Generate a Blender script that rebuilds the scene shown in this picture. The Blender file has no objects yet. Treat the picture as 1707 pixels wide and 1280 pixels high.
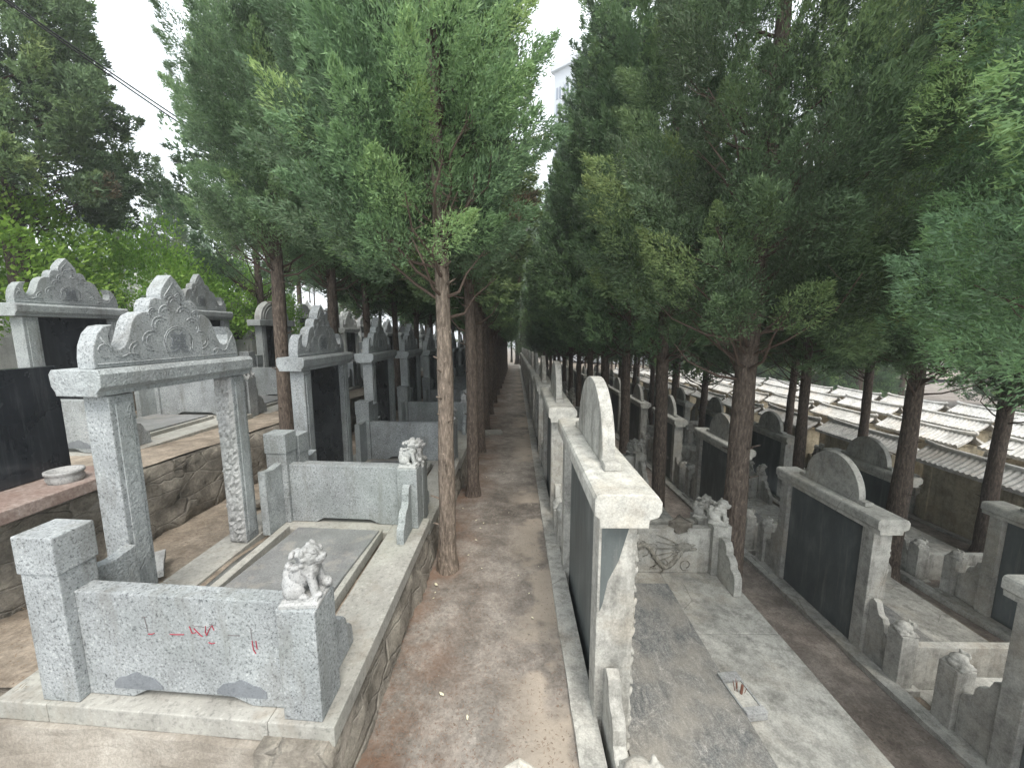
import bpy, bmesh, math, random
import numpy as np
from mathutils import Vector, Matrix, noise
S = bpy.context.scene
C = S.collection
PI = math.pi
R = math.radians

# ------------------------------------------------------------------ camera, sky, sun, exposure
CAMZ = 2.17
SL = 0.035                       # the whole cemetery falls gently away from the viewer
cam_d = bpy.data.cameras.new('camera'); cam = bpy.data.objects.new('camera', cam_d); C.objects.link(cam)
cam_d.sensor_width = 36; cam_d.lens = 13.52; cam_d.clip_end = 2000; cam_d.clip_start = 0.02
cam.location = (0, 0, CAMZ); cam.rotation_euler = (R(90 - 7.8), 0, R(0.58))
S.camera = cam
W = bpy.data.worlds.new('World'); S.world = W; W.use_nodes = True
wn = W.node_tree; bg = wn.nodes['Background']
sky = wn.nodes.new('ShaderNodeTexSky'); sky.sky_type = 'NISHITA'; sky.sun_disc = False
SUN_EL, SUN_AZ = 58, 160          # behind the viewer, a little to the right
sky.sun_elevation = R(SUN_EL); sky.sun_rotation = R(SUN_AZ); sky.air_density = 1.5; sky.dust_density = 6
sm = wn.nodes.new('ShaderNodeVectorMath'); sm.operation = 'SCALE'; sm.inputs[3].default_value = 0.03
wn.links.new(sky.outputs[0], sm.inputs[0])
ad = wn.nodes.new('ShaderNodeVectorMath'); ad.operation = 'ADD'; ad.inputs[1].default_value = (0.80, 0.84, 0.87)   # overcast cloud layer
wn.links.new(sm.outputs[0], ad.inputs[0]); wn.links.new(ad.outputs[0], bg.inputs[0]); bg.inputs[1].default_value = 1.0
sd = bpy.data.lights.new('sun', 'SUN'); sd.energy = 1.5; sd.angle = R(25); sd.color = (1, 0.96, 0.9)
so = bpy.data.objects.new('sun', sd); C.objects.link(so)
az = R(SUN_AZ); el = R(SUN_EL)
sv = Vector((math.sin(az) * math.cos(el), math.cos(az) * math.cos(el), math.sin(el)))
so.rotation_euler = sv.to_track_quat('Z', 'Y').to_euler(); so.location = (0, -5, 20)
S.view_settings.view_transform = 'Standard'; S.view_settings.look = 'None'; S.view_settings.gamma = 1
S.view_settings.exposure = 1.25
S.render.engine = 'CYCLES'
S.cycles.max_bounces = 6; S.cycles.volume_bounces = 0; S.cycles.diffuse_bounces = 4; S.cycles.transparent_max_bounces = 4

# ------------------------------------------------------------------ helpers
def tag(o, label=None, cat=None, group=None, kind=None):
    if label: o['label'] = label
    if cat: o['category'] = cat
    if group: o['group'] = group
    if kind: o['kind'] = kind
    return o
def empty(name, loc=(0, 0, 0), rz=0):
    o = bpy.data.objects.new(name, None); o.location = loc; o.rotation_euler = (0, 0, rz); o.empty_display_size = .1
    C.objects.link(o); return o
def copy_tree(o, parent=None):
    c = o.copy(); C.objects.link(c)
    if parent: c.parent = parent
    for ch in list(o.children): copy_tree(ch, c)
    return c
def link(name, me, m, parent=None):
    o = bpy.data.objects.new(name, me); C.objects.link(o)
    if m is not None and not me.materials: me.materials.append(m)
    if parent: o.parent = parent
    return o
SHEAR = 0.0
class MB:
    def __init__(s): s.bm = bmesh.new()
    def _fin(s, g, bev, seg):
        if bev:
            es = list({e for f in g for e in f.edges})
            es = [e for e in es if len(e.link_faces) == 2 and e.calc_face_angle(0) > 0.5]
            bmesh.ops.bevel(s.bm, geom=es, offset=bev, segments=seg, profile=.6, affect='EDGES', clamp_overlap=True)
    def box(s, x0, x1, y0, y1, z0, z1, bev=.008, seg=2):
        vs = [s.bm.verts.new((x, y, z)) for x in (x0, x1) for y in (y0, y1) for z in (z0, z1)]
        q = [(0, 1, 3, 2), (4, 6, 7, 5), (0, 4, 5, 1), (2, 3, 7, 6), (0, 2, 6, 4), (1, 5, 7, 3)]
        g = [s.bm.faces.new([vs[i] for i in f]) for f in q]
        bmesh.ops.recalc_face_normals(s.bm, faces=g); s._fin(g, bev, seg); return s
    def prism(s, pts, a0, a1, plane='yz', bev=0, seg=2):
        """pts: 2D outline; plane yz -> extruded along x from a0 to a1, xz -> along y, xy -> along z"""
        def P(p, a):
            if plane == 'yz': return (a, p[0], p[1])
            if plane == 'xz': return (p[0], a, p[1])
            return (p[0], p[1], a)
        A = [s.bm.verts.new(P(p, a0)) for p in pts]; B = [s.bm.verts.new(P(p, a1)) for p in pts]
        n = len(pts); g = [s.bm.faces.new(A), s.bm.faces.new(B[::-1])]
        for i in range(n): g.append(s.bm.faces.new([A[i], B[i], B[(i + 1) % n], A[(i + 1) % n]]))
        bmesh.ops.recalc_face_normals(s.bm, faces=g)
        if bev:
            es = list(set(g[0].edges) | set(g[1].edges))
            bmesh.ops.bevel(s.bm, geom=es, offset=bev, segments=seg, profile=.6, affect='EDGES', clamp_overlap=True)
        return s
    def tube(s, pts, r, n=6, taper=None, jit=0):
        rings = []
        N = len(pts)
        for i, p in enumerate(pts):
            p = Vector(p); a = Vector(pts[max(i - 1, 0)]); b = Vector(pts[min(i + 1, N - 1)])
            t = (b - a); t = t.normalized() if t.length > 1e-9 else Vector((0, 0, 1))
            u = t.cross(Vector((0, 0, 1)))
            if u.length < .05: u = Vector((1, 0, 0))
            u.normalize(); v = t.cross(u)
            rr = r if taper is None else r + (taper - r) * i / (N - 1)
            rings.append([s.bm.verts.new(p + (u * math.cos(2 * PI * k / n) + v * math.sin(2 * PI * k / n)) * rr * (1 + random.uniform(-jit, jit))) for k in range(n)])
        for i in range(N - 1):
            for k in range(n):
                s.bm.faces.new([rings[i][k], rings[i][(k + 1) % n], rings[i + 1][(k + 1) % n], rings[i + 1][k]])
        s.bm.faces.new(rings[0][::-1]); s.bm.faces.new(rings[-1]); return s
    def ball(s, c, r, sub=2, sc=(1, 1, 1), rot=None):
        M = Matrix.Translation(c) @ (rot.to_matrix().to_4x4() if rot else Matrix()) @ Matrix.Diagonal((r * sc[0], r * sc[1], r * sc[2], 1))
        bmesh.ops.create_icosphere(s.bm, subdivisions=sub, radius=1, matrix=M); return s
    def lathe(s, prof, n=24, c=(0, 0, 0)):
        rings = [[s.bm.verts.new((c[0] + r * math.cos(2 * PI * k / n), c[1] + r * math.sin(2 * PI * k / n), c[2] + z)) for k in range(n)] for r, z in prof]
        for i in range(len(prof) - 1):
            for k in range(n): s.bm.faces.new([rings[i][k], rings[i][(k + 1) % n], rings[i + 1][(k + 1) % n], rings[i + 1][k]])
        s.bm.faces.new(rings[0][::-1]); s.bm.faces.new(rings[-1]); return s
    def mesh(s, name, smooth=False):
        if SHEAR:
            for v in s.bm.verts: v.co.y += -SHEAR * v.co.x
        me = bpy.data.meshes.new(name); s.bm.to_mesh(me); s.bm.free()
        if smooth: me.polygons.foreach_set('use_smooth', [True] * len(me.polygons))
        return me
    def build(s, name, m, parent=None, smooth=False): return link(name, s.mesh(name, smooth), m, parent)

def fbm(x, y, z=0, o=4): return noise.fractal(Vector((x, y, z)), 0.9, 2.0, o)
ORD = ['first', 'second', 'third', 'fourth', 'fifth', 'sixth', 'seventh', 'eighth', 'ninth', 'tenth', 'eleventh', 'twelfth', 'thirteenth',
       'fourteenth', 'fifteenth', 'sixteenth', 'seventeenth', 'eighteenth', 'nineteenth', 'twentieth', 'twenty-first', 'twenty-second', 'twenty-third', 'twenty-fourth',
       'twenty-fifth', 'twenty-sixth', 'twenty-seventh', 'twenty-eighth', 'twenty-ninth', 'thirtieth']

# ------------------------------------------------------------------ materials
class NT:
    def __init__(s, name):
        s.m = bpy.data.materials.new(name); s.m.use_nodes = True; s.t = s.m.node_tree; s.b = s.t.nodes['Principled BSDF']
        s.geo = s.t.nodes.new('ShaderNodeNewGeometry'); s.pos = s.geo.outputs['Position']
    def n(s, ty, **kw):
        x = s.t.nodes.new(ty)
        for k, v in kw.items(): setattr(x, k, v)
        return x
    def l(s, a, b): s.t.links.new(a, b)
    def map(s, sc=(1, 1, 1), rot=(0, 0, 0)):
        x = s.n('ShaderNodeMapping'); x.inputs['Scale'].default_value = sc; x.inputs['Rotation'].default_value = rot; s.l(s.pos, x.inputs[0]); return x.outputs[0]
    def noise(s, scale, detail=4, rough=.6, vec=None, dist=0):
        x = s.n('ShaderNodeTexNoise'); x.inputs['Scale'].default_value = scale; x.inputs['Detail'].default_value = detail
        x.inputs['Roughness'].default_value = rough; x.inputs['Distortion'].default_value = dist
        s.l(vec if vec else s.pos, x.inputs['Vector']); return x.outputs[0]
    def vor(s, scale, vec=None, feat='F1'):
        x = s.n('ShaderNodeTexVoronoi'); x.feature = feat; x.inputs['Scale'].default_value = scale; s.l(vec if vec else s.pos, x.inputs['Vector']); return x
    def ramp(s, f, stops, interp='LINEAR'):
        x = s.n('ShaderNodeValToRGB'); x.color_ramp.interpolation = interp; e = x.color_ramp.elements
        while len(e) < len(stops): e.new(.5)
        for i, (p, c) in enumerate(stops):
            e[i].position = p; e[i].color = (c[0], c[1], c[2], 1) if isinstance(c, tuple) else (c, c, c, 1)
        s.l(f, x.inputs[0]); return x.outputs[0]
    def mix(s, f, a, b, mode='MIX'):
        x = s.n('ShaderNodeMix'); x.data_type = 'RGBA'; x.blend_type = mode
        for v, i in ((f, 0), (a, 6), (b, 7)):
            if isinstance(v, (int, float)): x.inputs[i].default_value = v if i == 0 else (v, v, v, 1)
            elif isinstance(v, tuple): x.inputs[i].default_value = (*v[:3], 1)
            else: s.l(v, x.inputs[i])
        return x.outputs[2]
    def bump(s, h, strength=.4, dist=.01, prev=None):
        x = s.n('ShaderNodeBump'); x.inputs['Strength'].default_value = strength; x.inputs['Distance'].default_value = dist
        s.l(h, x.inputs['Height'])
        if prev: s.l(prev, x.inputs['Normal'])
        return x.outputs[0]
    def fin(s, col=None, rough=.8, normal=None, spec=.3):
        if isinstance(col, tuple): s.b.inputs['Base Color'].default_value = (*col, 1)
        elif col: s.l(col, s.b.inputs['Base Color'])
        if isinstance(rough, (int, float)): s.b.inputs['Roughness'].default_value = rough
        else: s.l(rough, s.b.inputs['Roughness'])
        s.b.inputs['Specular IOR Level'].default_value = spec
        if normal: s.l(normal, s.b.inputs['Normal'])
        return s.m
def granite(name, base, dark, light, stain=(.13, .125, .11), fleck=.5, relief=0.0, sc=1.0, stamt=.62):
    t = NT(name)
    n1 = t.noise(75 * sc, 3, .75); c = t.ramp(n1, [(.32, dark), (.47, base), (.58, base), (.7, light)])
    v = t.vor(110 * sc); fl = t.ramp(v.outputs['Distance'], [(.16, 1.0), (.30, 0.0)])
    n2 = t.ramp(t.noise(60 * sc, 1), [(.45, 0.0), (.55, 1.0)])
    ff = t.mix(1.0, fl, n2, 'MULTIPLY'); c = t.mix(t.mix(1.0, ff, fleck, 'MULTIPLY'), c, (.045, .045, .05))
    big = t.ramp(t.noise(2.6, 7, .7), [(.3, .66), (.68, 1.2)]); c = t.mix(1.0, c, big, 'MULTIPLY')
    st = t.ramp(t.noise(2.2, 6, .65, t.map((3, 3, .7))), [(.52, 0.0), (.72, stamt)]); c = t.mix(st, c, stain)
    gn = t.ramp(t.noise(.8, 3), [(.5, 0.0), (.7, .25)]); c = t.mix(gn, c, (base[0] * .8, base[1] * .92, base[2] * .8))
    nrm = t.bump(n1, .25, .004)
    if relief:
        w = t.noise(14, 3, .55, dist=1.5); rr = t.ramp(w, [(.42, 0.0), (.5, 1.0), (.56, .2), (.62, 1.0)])
        nrm = t.bump(rr, relief, .012, nrm)
    return t.fin(c, .72, nrm)
M = {}
M['granite'] = granite('grey_granite', (.30, .32, .325), (.065, .07, .075), (.50, .52, .52), fleck=.75)
M['granite_carved'] = granite('carved_grey_granite', (.335, .36, .365), (.16, .17, .175), (.48, .50, .50), fleck=.4, relief=.45)
M['granite_pale'] = granite('weathered_pale_granite', (.38, .385, .38), (.17, .17, .17), (.50, .50, .49), stain=(.12, .115, .105), fleck=.35)
M['white_marble'] = granite('pale_tomb_marble', (.58, .585, .57), (.40, .40, .39), (.68, .68, .66), fleck=.1, stamt=.35)
M['granite_dark'] = granite('dark_smooth_granite', (.17, .185, .20), (.12, .13, .14), (.22, .235, .25), fleck=.3, stamt=.2)
M['granite_slab'] = granite('worn_grave_slab', (.20, .205, .205), (.12, .12, .12), (.30, .30, .30), stain=(.33, .31, .27), fleck=.3, stamt=.7)
M['coping'] = granite('dusty_coping_stone', (.34, .335, .305), (.22, .217, .20), (.44, .435, .40), stain=(.24, .21, .17), fleck=.15, sc=.5)
def limestone(name, base, k=1.0, relief=0, dirt=.75):
    t = NT(name); b = tuple(x * k for x in base)
    n1 = t.noise(3.0, 6, .6); c = t.ramp(n1, [(.3, tuple(x * .74 for x in b)), (.5, b), (.72, tuple(min(x * 1.22, .85) for x in b))])
    st = t.ramp(t.noise(2.0, 6, .7, t.map((4, 4, .55))), [(.5, 0.0), (.68, dirt)]); c = t.mix(st, c, tuple(x * .48 for x in (b[0], b[1], b[2] * .98)))
    mt = t.ramp(t.noise(11, 7, .78), [(.32, .60), (.5, 1.0), (.66, 1.25)]); c = t.mix(1.0, c, mt, 'MULTIPLY'); wm = t.ramp(t.noise(1.1, 5, .7), [(.5, 0.0), (.68, .45)]); c = t.mix(wm, c, (b[0] * .95, b[1] * .82, b[2] * .68))
    fine = t.ramp(t.noise(90, 3, .7), [(.35, .82), (.65, 1.14)]); c = t.mix(1.0, c, fine, 'MULTIPLY')
    crk = t.ramp(t.vor(1.1, t.map((1, 1, .6)), 'DISTANCE_TO_EDGE').outputs['Distance'], [(.0, .55), (.006, 0.0)])
    msk = t.ramp(t.noise(.9, 2), [(.55, 0.0), (.62, 1.0)]); c = t.mix(t.mix(1.0, crk, msk, 'MULTIPLY'), c, (.08, .075, .06))
    nrm = t.bump(t.noise(60, 5, .7), .3, .006)
    if relief:
        w = t.noise(9, 2, .5, dist=2.2); rr = t.ramp(w, [(.40, 0.0), (.47, 1.0), (.52, .1), (.58, 1.0), (.66, .3)])
        nrm = t.bump(rr, relief, .02, nrm)
    return t.fin(c, .82, nrm)
M['lime'] = limestone('grey_limestone', (.39, .385, .352))
M['lime_carved'] = limestone('carved_limestone', (.33, .32, .28), relief=.7)
M['lime_pale'] = limestone('pale_limestone', (.46, .455, .415), dirt=.35)
M['roof'] = limestone('pale_roof_stone', (.60, .59, .56), dirt=.3)
M['sand'] = limestone('yellow_sandstone', (.42, .37, .27))
def slate():
    t = NT('dark_slate'); c = t.ramp(t.noise(2.5, 6, .65, t.map((2, 2, .8))), [(.35, (.075, .085, .085)), (.55, (.10, .115, .113)), (.72, (.16, .175, .168))])
    fl = t.ramp(t.noise(140, 2), [(.62, 0.0), (.7, .5)]); c = t.mix(fl, c, (.16, .17, .17)); sk = t.ramp(t.noise(5, 5, .7, t.map((3, 3, .22))), [(.54, 0.0), (.72, .5)]); c = t.mix(sk, c, (.24, .24, .22))
    return t.fin(c, .5, t.bump(t.noise(80, 3), .15, .003), .4)
M['slate'] = slate()
def blackstone():
    t = NT('black_polished_granite'); c = t.ramp(t.noise(1.6, 5), [(.4, (.008, .010, .013)), (.7, (.03, .034, .04))])
    sk = t.ramp(t.noise(5, 6, .75, t.map((4, 4, .35))), [(.5, 0.0), (.75, .35)]); c = t.mix(sk, c, (.11, .12, .125)); rg = t.ramp(t.noise(2.3, 5), [(.35, .16), (.7, .42)]); return t.fin(c, rg, None, .5)
M['black'] = blackstone()
def marble():
    t = NT('grey_veined_slab'); n = t.noise(16, 8, .75, t.map((1, .55, 1), (0, 0, .6)), 1.2)
    c = t.ramp(n, [(.34, (.10, .105, .105)), (.48, (.18, .185, .18)), (.6, (.27, .265, .25)), (.72, (.50, .49, .46))])
    f = t.ramp(t.noise(110, 3, .8), [(.42, .65), (.62, 1.35)]); c = t.mix(1.0, c, f, 'MULTIPLY')
    p = t.ramp(t.noise(1.6, 4, .6), [(.45, 0.0), (.62, .5)]); c = t.mix(p, c, (.36, .33, .28))
    return t.fin(c, .6, t.bump(n, .3, .004), .4)
M['marble'] = marble()
def soil(name, a, b, cc, rust, wet=.5):
    t = NT(name); n = t.noise(1.1, 8, .62, dist=.6); c = t.ramp(n, [(.34, a), (.5, b), (.68, cc)])
    sw = t.noise(3.2, 4, .55, dist=2.5); c = t.mix(t.ramp(sw, [(.47, 0.0), (.52, .14), (.57, 0.0)]), c, tuple(x * 1.35 for x in cc))
    g = t.ramp(t.noise(38, 7, .82), [(.3, .62), (.7, 1.35)]); c = t.mix(1.0, c, g, 'MULTIPLY'); pb = t.ramp(t.noise(5.5, 6, .7), [(.42, .78), (.6, 1.16)]); c = t.mix(1.0, c, pb, 'MULTIPLY')
    sx = t.n('ShaderNodeSeparateXYZ'); t.l(t.pos, sx.inputs[0])
    if rust:
        e = t.n('ShaderNodeMapRange'); t.l(sx.outputs[0], e.inputs[0]); e.inputs[1].default_value = -.25; e.inputs[2].default_value = -.75
        r = t.mix(1.0, e.outputs[0], t.ramp(t.noise(2.3, 5, .65), [(.42, 0.0), (.66, .75)]), 'MULTIPLY'); c = t.mix(r, c, (.17, .088, .05))
        e2 = t.n('ShaderNodeMapRange'); t.l(sx.outputs[0], e2.inputs[0]); e2.inputs[1].default_value = -.12; e2.inputs[2].default_value = .15
        r2 = t.mix(1.0, e2.outputs[0], t.ramp(t.noise(.9, 4, .6), [(.47, 0.0), (.52, .75)]), 'MULTIPLY'); c = t.mix(r2, c, (.37, .32, .26))
    nd = t.ramp(t.noise(55, 2, .5, t.map((1, 1, 1))), [(.66, 0.0), (.70, .7)]); c = t.mix(nd, c, (.11, .07, .045))
    nrm = t.bump(t.noise(24, 6, .7), .5, .012); return t.fin(c, .9, t.bump(n, .5, .03, nrm), .2)
M['scrub'] = soil('scrubby_hillside', (.04, .06, .025), (.07, .09, .04), (.13, .12, .08), False)
M['path'] = soil('trodden_earth', (.125, .11, .094), (.20, .178, .155), (.30, .276, .245), True)
M['aisle'] = soil('aisle_earth', (.15, .128, .11), (.225, .195, .17), (.32, .285, .25), False)  # plain grey-brown earth for the aisle sheets
M['dirt'] = soil('dusty_dirt', (.16, .13, .10), (.26, .22, .175), (.36, .31, .25), False)
def rubble():
    t = NT('mortared_rubble'); v = t.vor(3.6, t.map((1, .6, 1.9)), 'DISTANCE_TO_EDGE'); joint = t.ramp(v.outputs['Distance'], [(.0, 0.0), (.045, 1.0)])
    n = t.noise(5, 7, .65); c = t.ramp(n, [(.32, (.12, .11, .09)), (.5, (.22, .20, .17)), (.68, (.36, .335, .28))])
    c = t.mix(t.ramp(joint, [(0.0, .35), (1.0, 0.0)]), c, (.34, .32, .28)); f = t.ramp(t.noise(60, 4, .8), [(.3, .7), (.7, 1.25)]); c = t.mix(1.0, c, f, 'MULTIPLY')
    nrm = t.bump(t.noise(18, 7, .75), .8, .03); return t.fin(c, .92, t.bump(joint, .6, .03, nrm), .2)
M['rubble'] = rubble()
M['lower'] = soil('grey_rubbly_ground', (.15, .14, .125), (.24, .225, .205), (.34, .325, .30), False)
def mortar():
    t = NT('rough_mortar'); n = t.noise(2.2, 7, .65); c = t.ramp(n, [(.3, (.17, .15, .125)), (.5, (.26, .235, .20)), (.7, (.40, .375, .33))])
    f = t.ramp(t.noise(80, 4, .8), [(.3, .75), (.7, 1.2)]); c = t.mix(1.0, c, f, 'MULTIPLY'); return t.fin(c, .92, t.bump(t.noise(20, 7, .75), .6, .02), .2)
M['mortar'] = mortar()
def bark(name, a, b):
    t = NT(name); v = t.map((9, 9, 2.2)); n = t.noise(5, 6, .7, v); c = t.ramp(n, [(.33, a), (.52, b), (.68, tuple(x * 1.75 for x in b))])
    sp = t.ramp(t.noise(30, 3), [(.64, 0.0), (.7, .55)]); c = t.mix(sp, c, tuple(x * 2.6 for x in b)); return t.fin(c, .93, t.bump(n, .9, .03), .15)
M['bark'] = bark('juniper_bark', (.05, .040, .033), (.12, .096, .078))
M['bark_pale'] = bark('pale_juniper_bark', (.085, .067, .053), (.21, .172, .138))
M['twig'] = NT('dry_twigs').fin((.10, .075, .06), .9, None, .1)
def foliage(name, cols, trans=.22, rough=.6):
    t = NT(name); a = t.n('ShaderNodeAttribute'); a.attribute_name = 'tint'
    c = t.ramp(a.outputs['Fac'], cols); oi = t.n('ShaderNodeObjectInfo')
    hs = t.n('ShaderNodeHueSaturation'); mr = t.n('ShaderNodeMapRange'); t.l(oi.outputs['Random'], mr.inputs[0]); mr.inputs[3].default_value = .82; mr.inputs[4].default_value = 1.22
    t.l(mr.outputs[0], hs.inputs['Value']); mh = t.n('ShaderNodeMapRange'); t.l(oi.outputs['Random'], mh.inputs[0]); mh.inputs[3].default_value = .485; mh.inputs[4].default_value = .512
    t.l(mh.outputs[0], hs.inputs['Hue']); t.l(c, hs.inputs['Color'])
    t.fin(hs.outputs[0], rough, None, .35)
    tr = t.n('ShaderNodeBsdfTranslucent'); t.l(hs.outputs[0], tr.inputs[0]); mx = t.n('ShaderNodeMixShader'); mx.inputs[0].default_value = trans
    out = t.t.nodes['Material Output']; t.l(t.b.outputs[0], mx.inputs[1]); t.l(tr.outputs[0], mx.inputs[2]); t.l(mx.outputs[0], out.inputs[0])
    return t.m
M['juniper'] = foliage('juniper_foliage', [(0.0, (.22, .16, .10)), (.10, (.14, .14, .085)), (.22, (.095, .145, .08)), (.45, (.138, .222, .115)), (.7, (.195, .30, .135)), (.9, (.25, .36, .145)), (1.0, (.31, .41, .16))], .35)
M['leaf'] = foliage('bright_broad_leaves', [(0.0, (.11, .24, .04)), (.5, (.23, .43, .07)), (1.0, (.36, .56, .11))], .45)
M['white'] = NT('weathered_white_render').fin((.50, .52, .55), .7)
M['glass'] = NT('grey_window_glass').fin((.20, .23, .29), .4)
M['red'] = NT('faded_red_paint').fin((.30, .03, .05), .6)
M['ink'] = NT('thin_dark_ink').fin((.12, .10, .10), .7)
M['cable'] = NT('black_cable').fin((.012, .012, .013), .5)
M['stick'] = NT('incense_red').fin((.20, .09, .06), .8)
def redgr():
    t = NT('reddish_granite'); c = t.ramp(t.noise(40, 4, .7), [(.35, (.20, .15, .13)), (.6, (.33, .27, .24)), (.75, (.42, .38, .35))]); s_ = t.ramp(t.noise(2, 5), [(.45, 0.0), (.65, .7)]); c = t.mix(s_, c, (.17, .10, .08)); return t.fin(c, .6, None)
M['redgr'] = redgr()
def litter(n_, c_): return NT(n_).fin(c_, .8)
M['litter'] = litter('pale_dry_leaf', (.62, .58, .42))

# ------------------------------------------------------------------ ground and walls
def sheet(name, x0, x1, y0, y1, z0, z1, m, dx=.25, dy=.25, amp=.015, fr=1.6, label=None, kind='structure', ylist=None):
    """ground strip: z0 at x0, z1 at x1, falling with the slope, slightly uneven"""
    nx = max(2, int(abs(x1 - x0) / dx) + 1); ys = ylist or [y0 + (y1 - y0) * (j / max(2, int((y1 - y0) / dy))) for j in range(max(2, int((y1 - y0) / dy)) + 1)]
    vs, fs = [], []
    for y in ys:
        for i in range(nx):
            u = i / (nx - 1); x = x0 + (x1 - x0) * u
            vs.append((x, y, z0 + (z1 - z0) * u - SL * y + amp * fbm(x * fr, y * fr, z0)))
    for j in range(len(ys) - 1):
        for i in range(nx - 1):
            a = j * nx + i; fs.append((a, a + 1, a + nx + 1, a + nx))
    me = bpy.data.meshes.new(name); me.from_pydata(vs, [], fs); me.polygons.foreach_set('use_smooth', [True] * len(fs)); me.update()
    o = link(name, me, m); o['kind'] = kind; return o
ys_far = lambda: [-3 + .2 * i for i in range(60)] + [9 + .7 * i for i in range(30)] + [30 + 6 * i for i in range(10)] + [90, 120, 200]
YF = 40
sheet('path', -.86, .40, -3, YF, 0, 0, M['path'], .1, .1, .022, 2.2)
sheet('terrace_ground', -3.45, -2.3, 1.78, YF, .36, .385, M['dirt'], .12, .12, .03)
sheet('terrace_ground', -2.32, -.86, 1.72, YF, .335, .358, M['dirt'], .2, .2, .008)
sheet('lower_ground', -3.45, -.7, -4, 1.62, -.25, -.02, M['lower'], .2, .2, .03)
sheet('terrace_ground', -6.6, -3.42, -3, YF, 1.03, 1.05, M['dirt'], .25, .25, .02)
sheet('terrace_ground', -9.8, -6.58, -3, YF, 1.66, 1.68, M['dirt'], .4, .4, .02)
sheet('terrace_ground', -13.1, -9.78, -3, YF, 2.28, 2.3, M['dirt'], .5, .5, .03)
sheet('hillside', -110, -13.0, -8, 130, 20, 2.85, M['scrub'], 2.5, 2.5, .6, .12)
sheet('terrace_ground', .38, 2.27, -3, YF, -.37, -.37, M['dirt'], .2, .2, .01)
sheet('aisle', 2.2, 4.1, -3, YF, -1.43, -1.43, M['aisle'], .15, .15, .02)
sheet('terrace_ground', 4.0, 5.95, -3, YF, -1.50, -1.52, M['dirt'], .3, .3, .01)
sheet('aisle', 5.9, 200, -8, 130, -1.63, -1.9, M['aisle'], 1.5, 1.5, .03, .5)
sheet('far_ground', -60, 120, YF - .2, 400, .15, -2.4, M['dirt'], 6, 6, .2, .1)

def rwall(x0, x1, z0, z1, y0, y1, m, name='retaining_wall', dy=.05, amp=.035, side=1, label=None, batter=0.0):
    """uneven retaining wall: face sheet at x0 between two levels, with a top returning to x1"""
    n = int((y1 - y0) / dy); nz = 7; vs, fs = [], []
    for j in range(n + 1):
        y = y0 + (y1 - y0) * j / n
        for i in range(nz):
            z = z0 + (z1 - z0) * i / (nz - 1) - SL * y
            d = batter * (1 - i / (nz - 1)) + amp * (fbm(y * 4, z * 7, x0) + .7 * abs(fbm(y * 13, z * 16, x0 + 9)))
            if i == nz - 1: d *= .2
            vs.append((x0 + side * d, y, z))
        vs.append((x1, y, z1 - SL * y)); vs.append((x1, y, z0 - SL * y))
    k = nz + 2
    for j in range(n):
        for i in range(k):
            a = j * k + i; b = j * k + (i + 1) % k
            fs.append((a, b, b + k, a + k))
    fs.append(tuple(range(k))); fs.append(tuple(n * k + i for i in range(k))[::-1])
    me = bpy.data.meshes.new(name); me.from_pydata(vs, [], fs); me.polygons.foreach_set('use_smooth', [True] * len(fs)); me.update()
    bm = bmesh.new(); bm.from_mesh(me); bmesh.ops.recalc_face_normals(bm, faces=bm.faces); bm.to_mesh(me); bm.free()
    o = link(name, me, m); tag(o, label, 'wall'); return o
rwall(-.885, -1.2, -.05, .312, 1.50, YF, M['rubble'], batter=.07, label='low mortared rubble wall under the tombs left of the path')
rwall(-3.42, -3.7, .3, 1.03, -2, YF, M['rubble'], amp=.07, dy=.07, label='rubble retaining wall behind the first row of granite tombs')
rwall(-6.6, -6.9, .95, 1.655, -2, YF, M['rubble'], dy=.15, label='rubble retaining wall behind the second row of granite tombs')
rwall(-9.8, -10.1, 1.6, 2.275, -2, YF, M['rubble'], dy=.2, label='rubble retaining wall behind the third row of granite tombs')
rwall(-13.0, -13.3, 2.2, 2.93, -2, YF, M['rubble'], dy=.3, label='highest rubble retaining wall, below the wooded hillside')
rwall(2.235, 2.0, -1.5, -.38, -2, YF, M['mortar'], amp=.01, dy=.1, label='plain retaining wall dropping from the first right row to the aisle')
# rough mortar foot under the nearest left plot
b = MB(); b.box(-3.4, -.86, 1.535, 1.8, -.35, .222, 0)
ob = b.build('mortar_footing', M['mortar']); bm = bmesh.new(); bm.from_mesh(ob.data)
bmesh.ops.subdivide_edges(bm, edges=bm.edges[:], cuts=14, use_grid_fill=True)
for v in bm.verts:
    f_ = v.co.y < 1.7; v.co.y += (.03 * fbm(v.co.x * 3, v.co.z * 3) - (.22 * max(0, .2 - v.co.z)) if f_ else 0) + .068 * (-.88 - v.co.x); v.co.z += .012 * fbm(v.co.x * 5, v.co.y * 5, 3) if v.co.z < .2 or f_ else 0; v.co.x += .02 * fbm(v.co.y * 6, v.co.z * 6, 8)
bm.to_mesh(ob.data); bm.free(); tag(ob, 'rough brown mortar footing below the nearest granite plot', 'footing')
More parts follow.
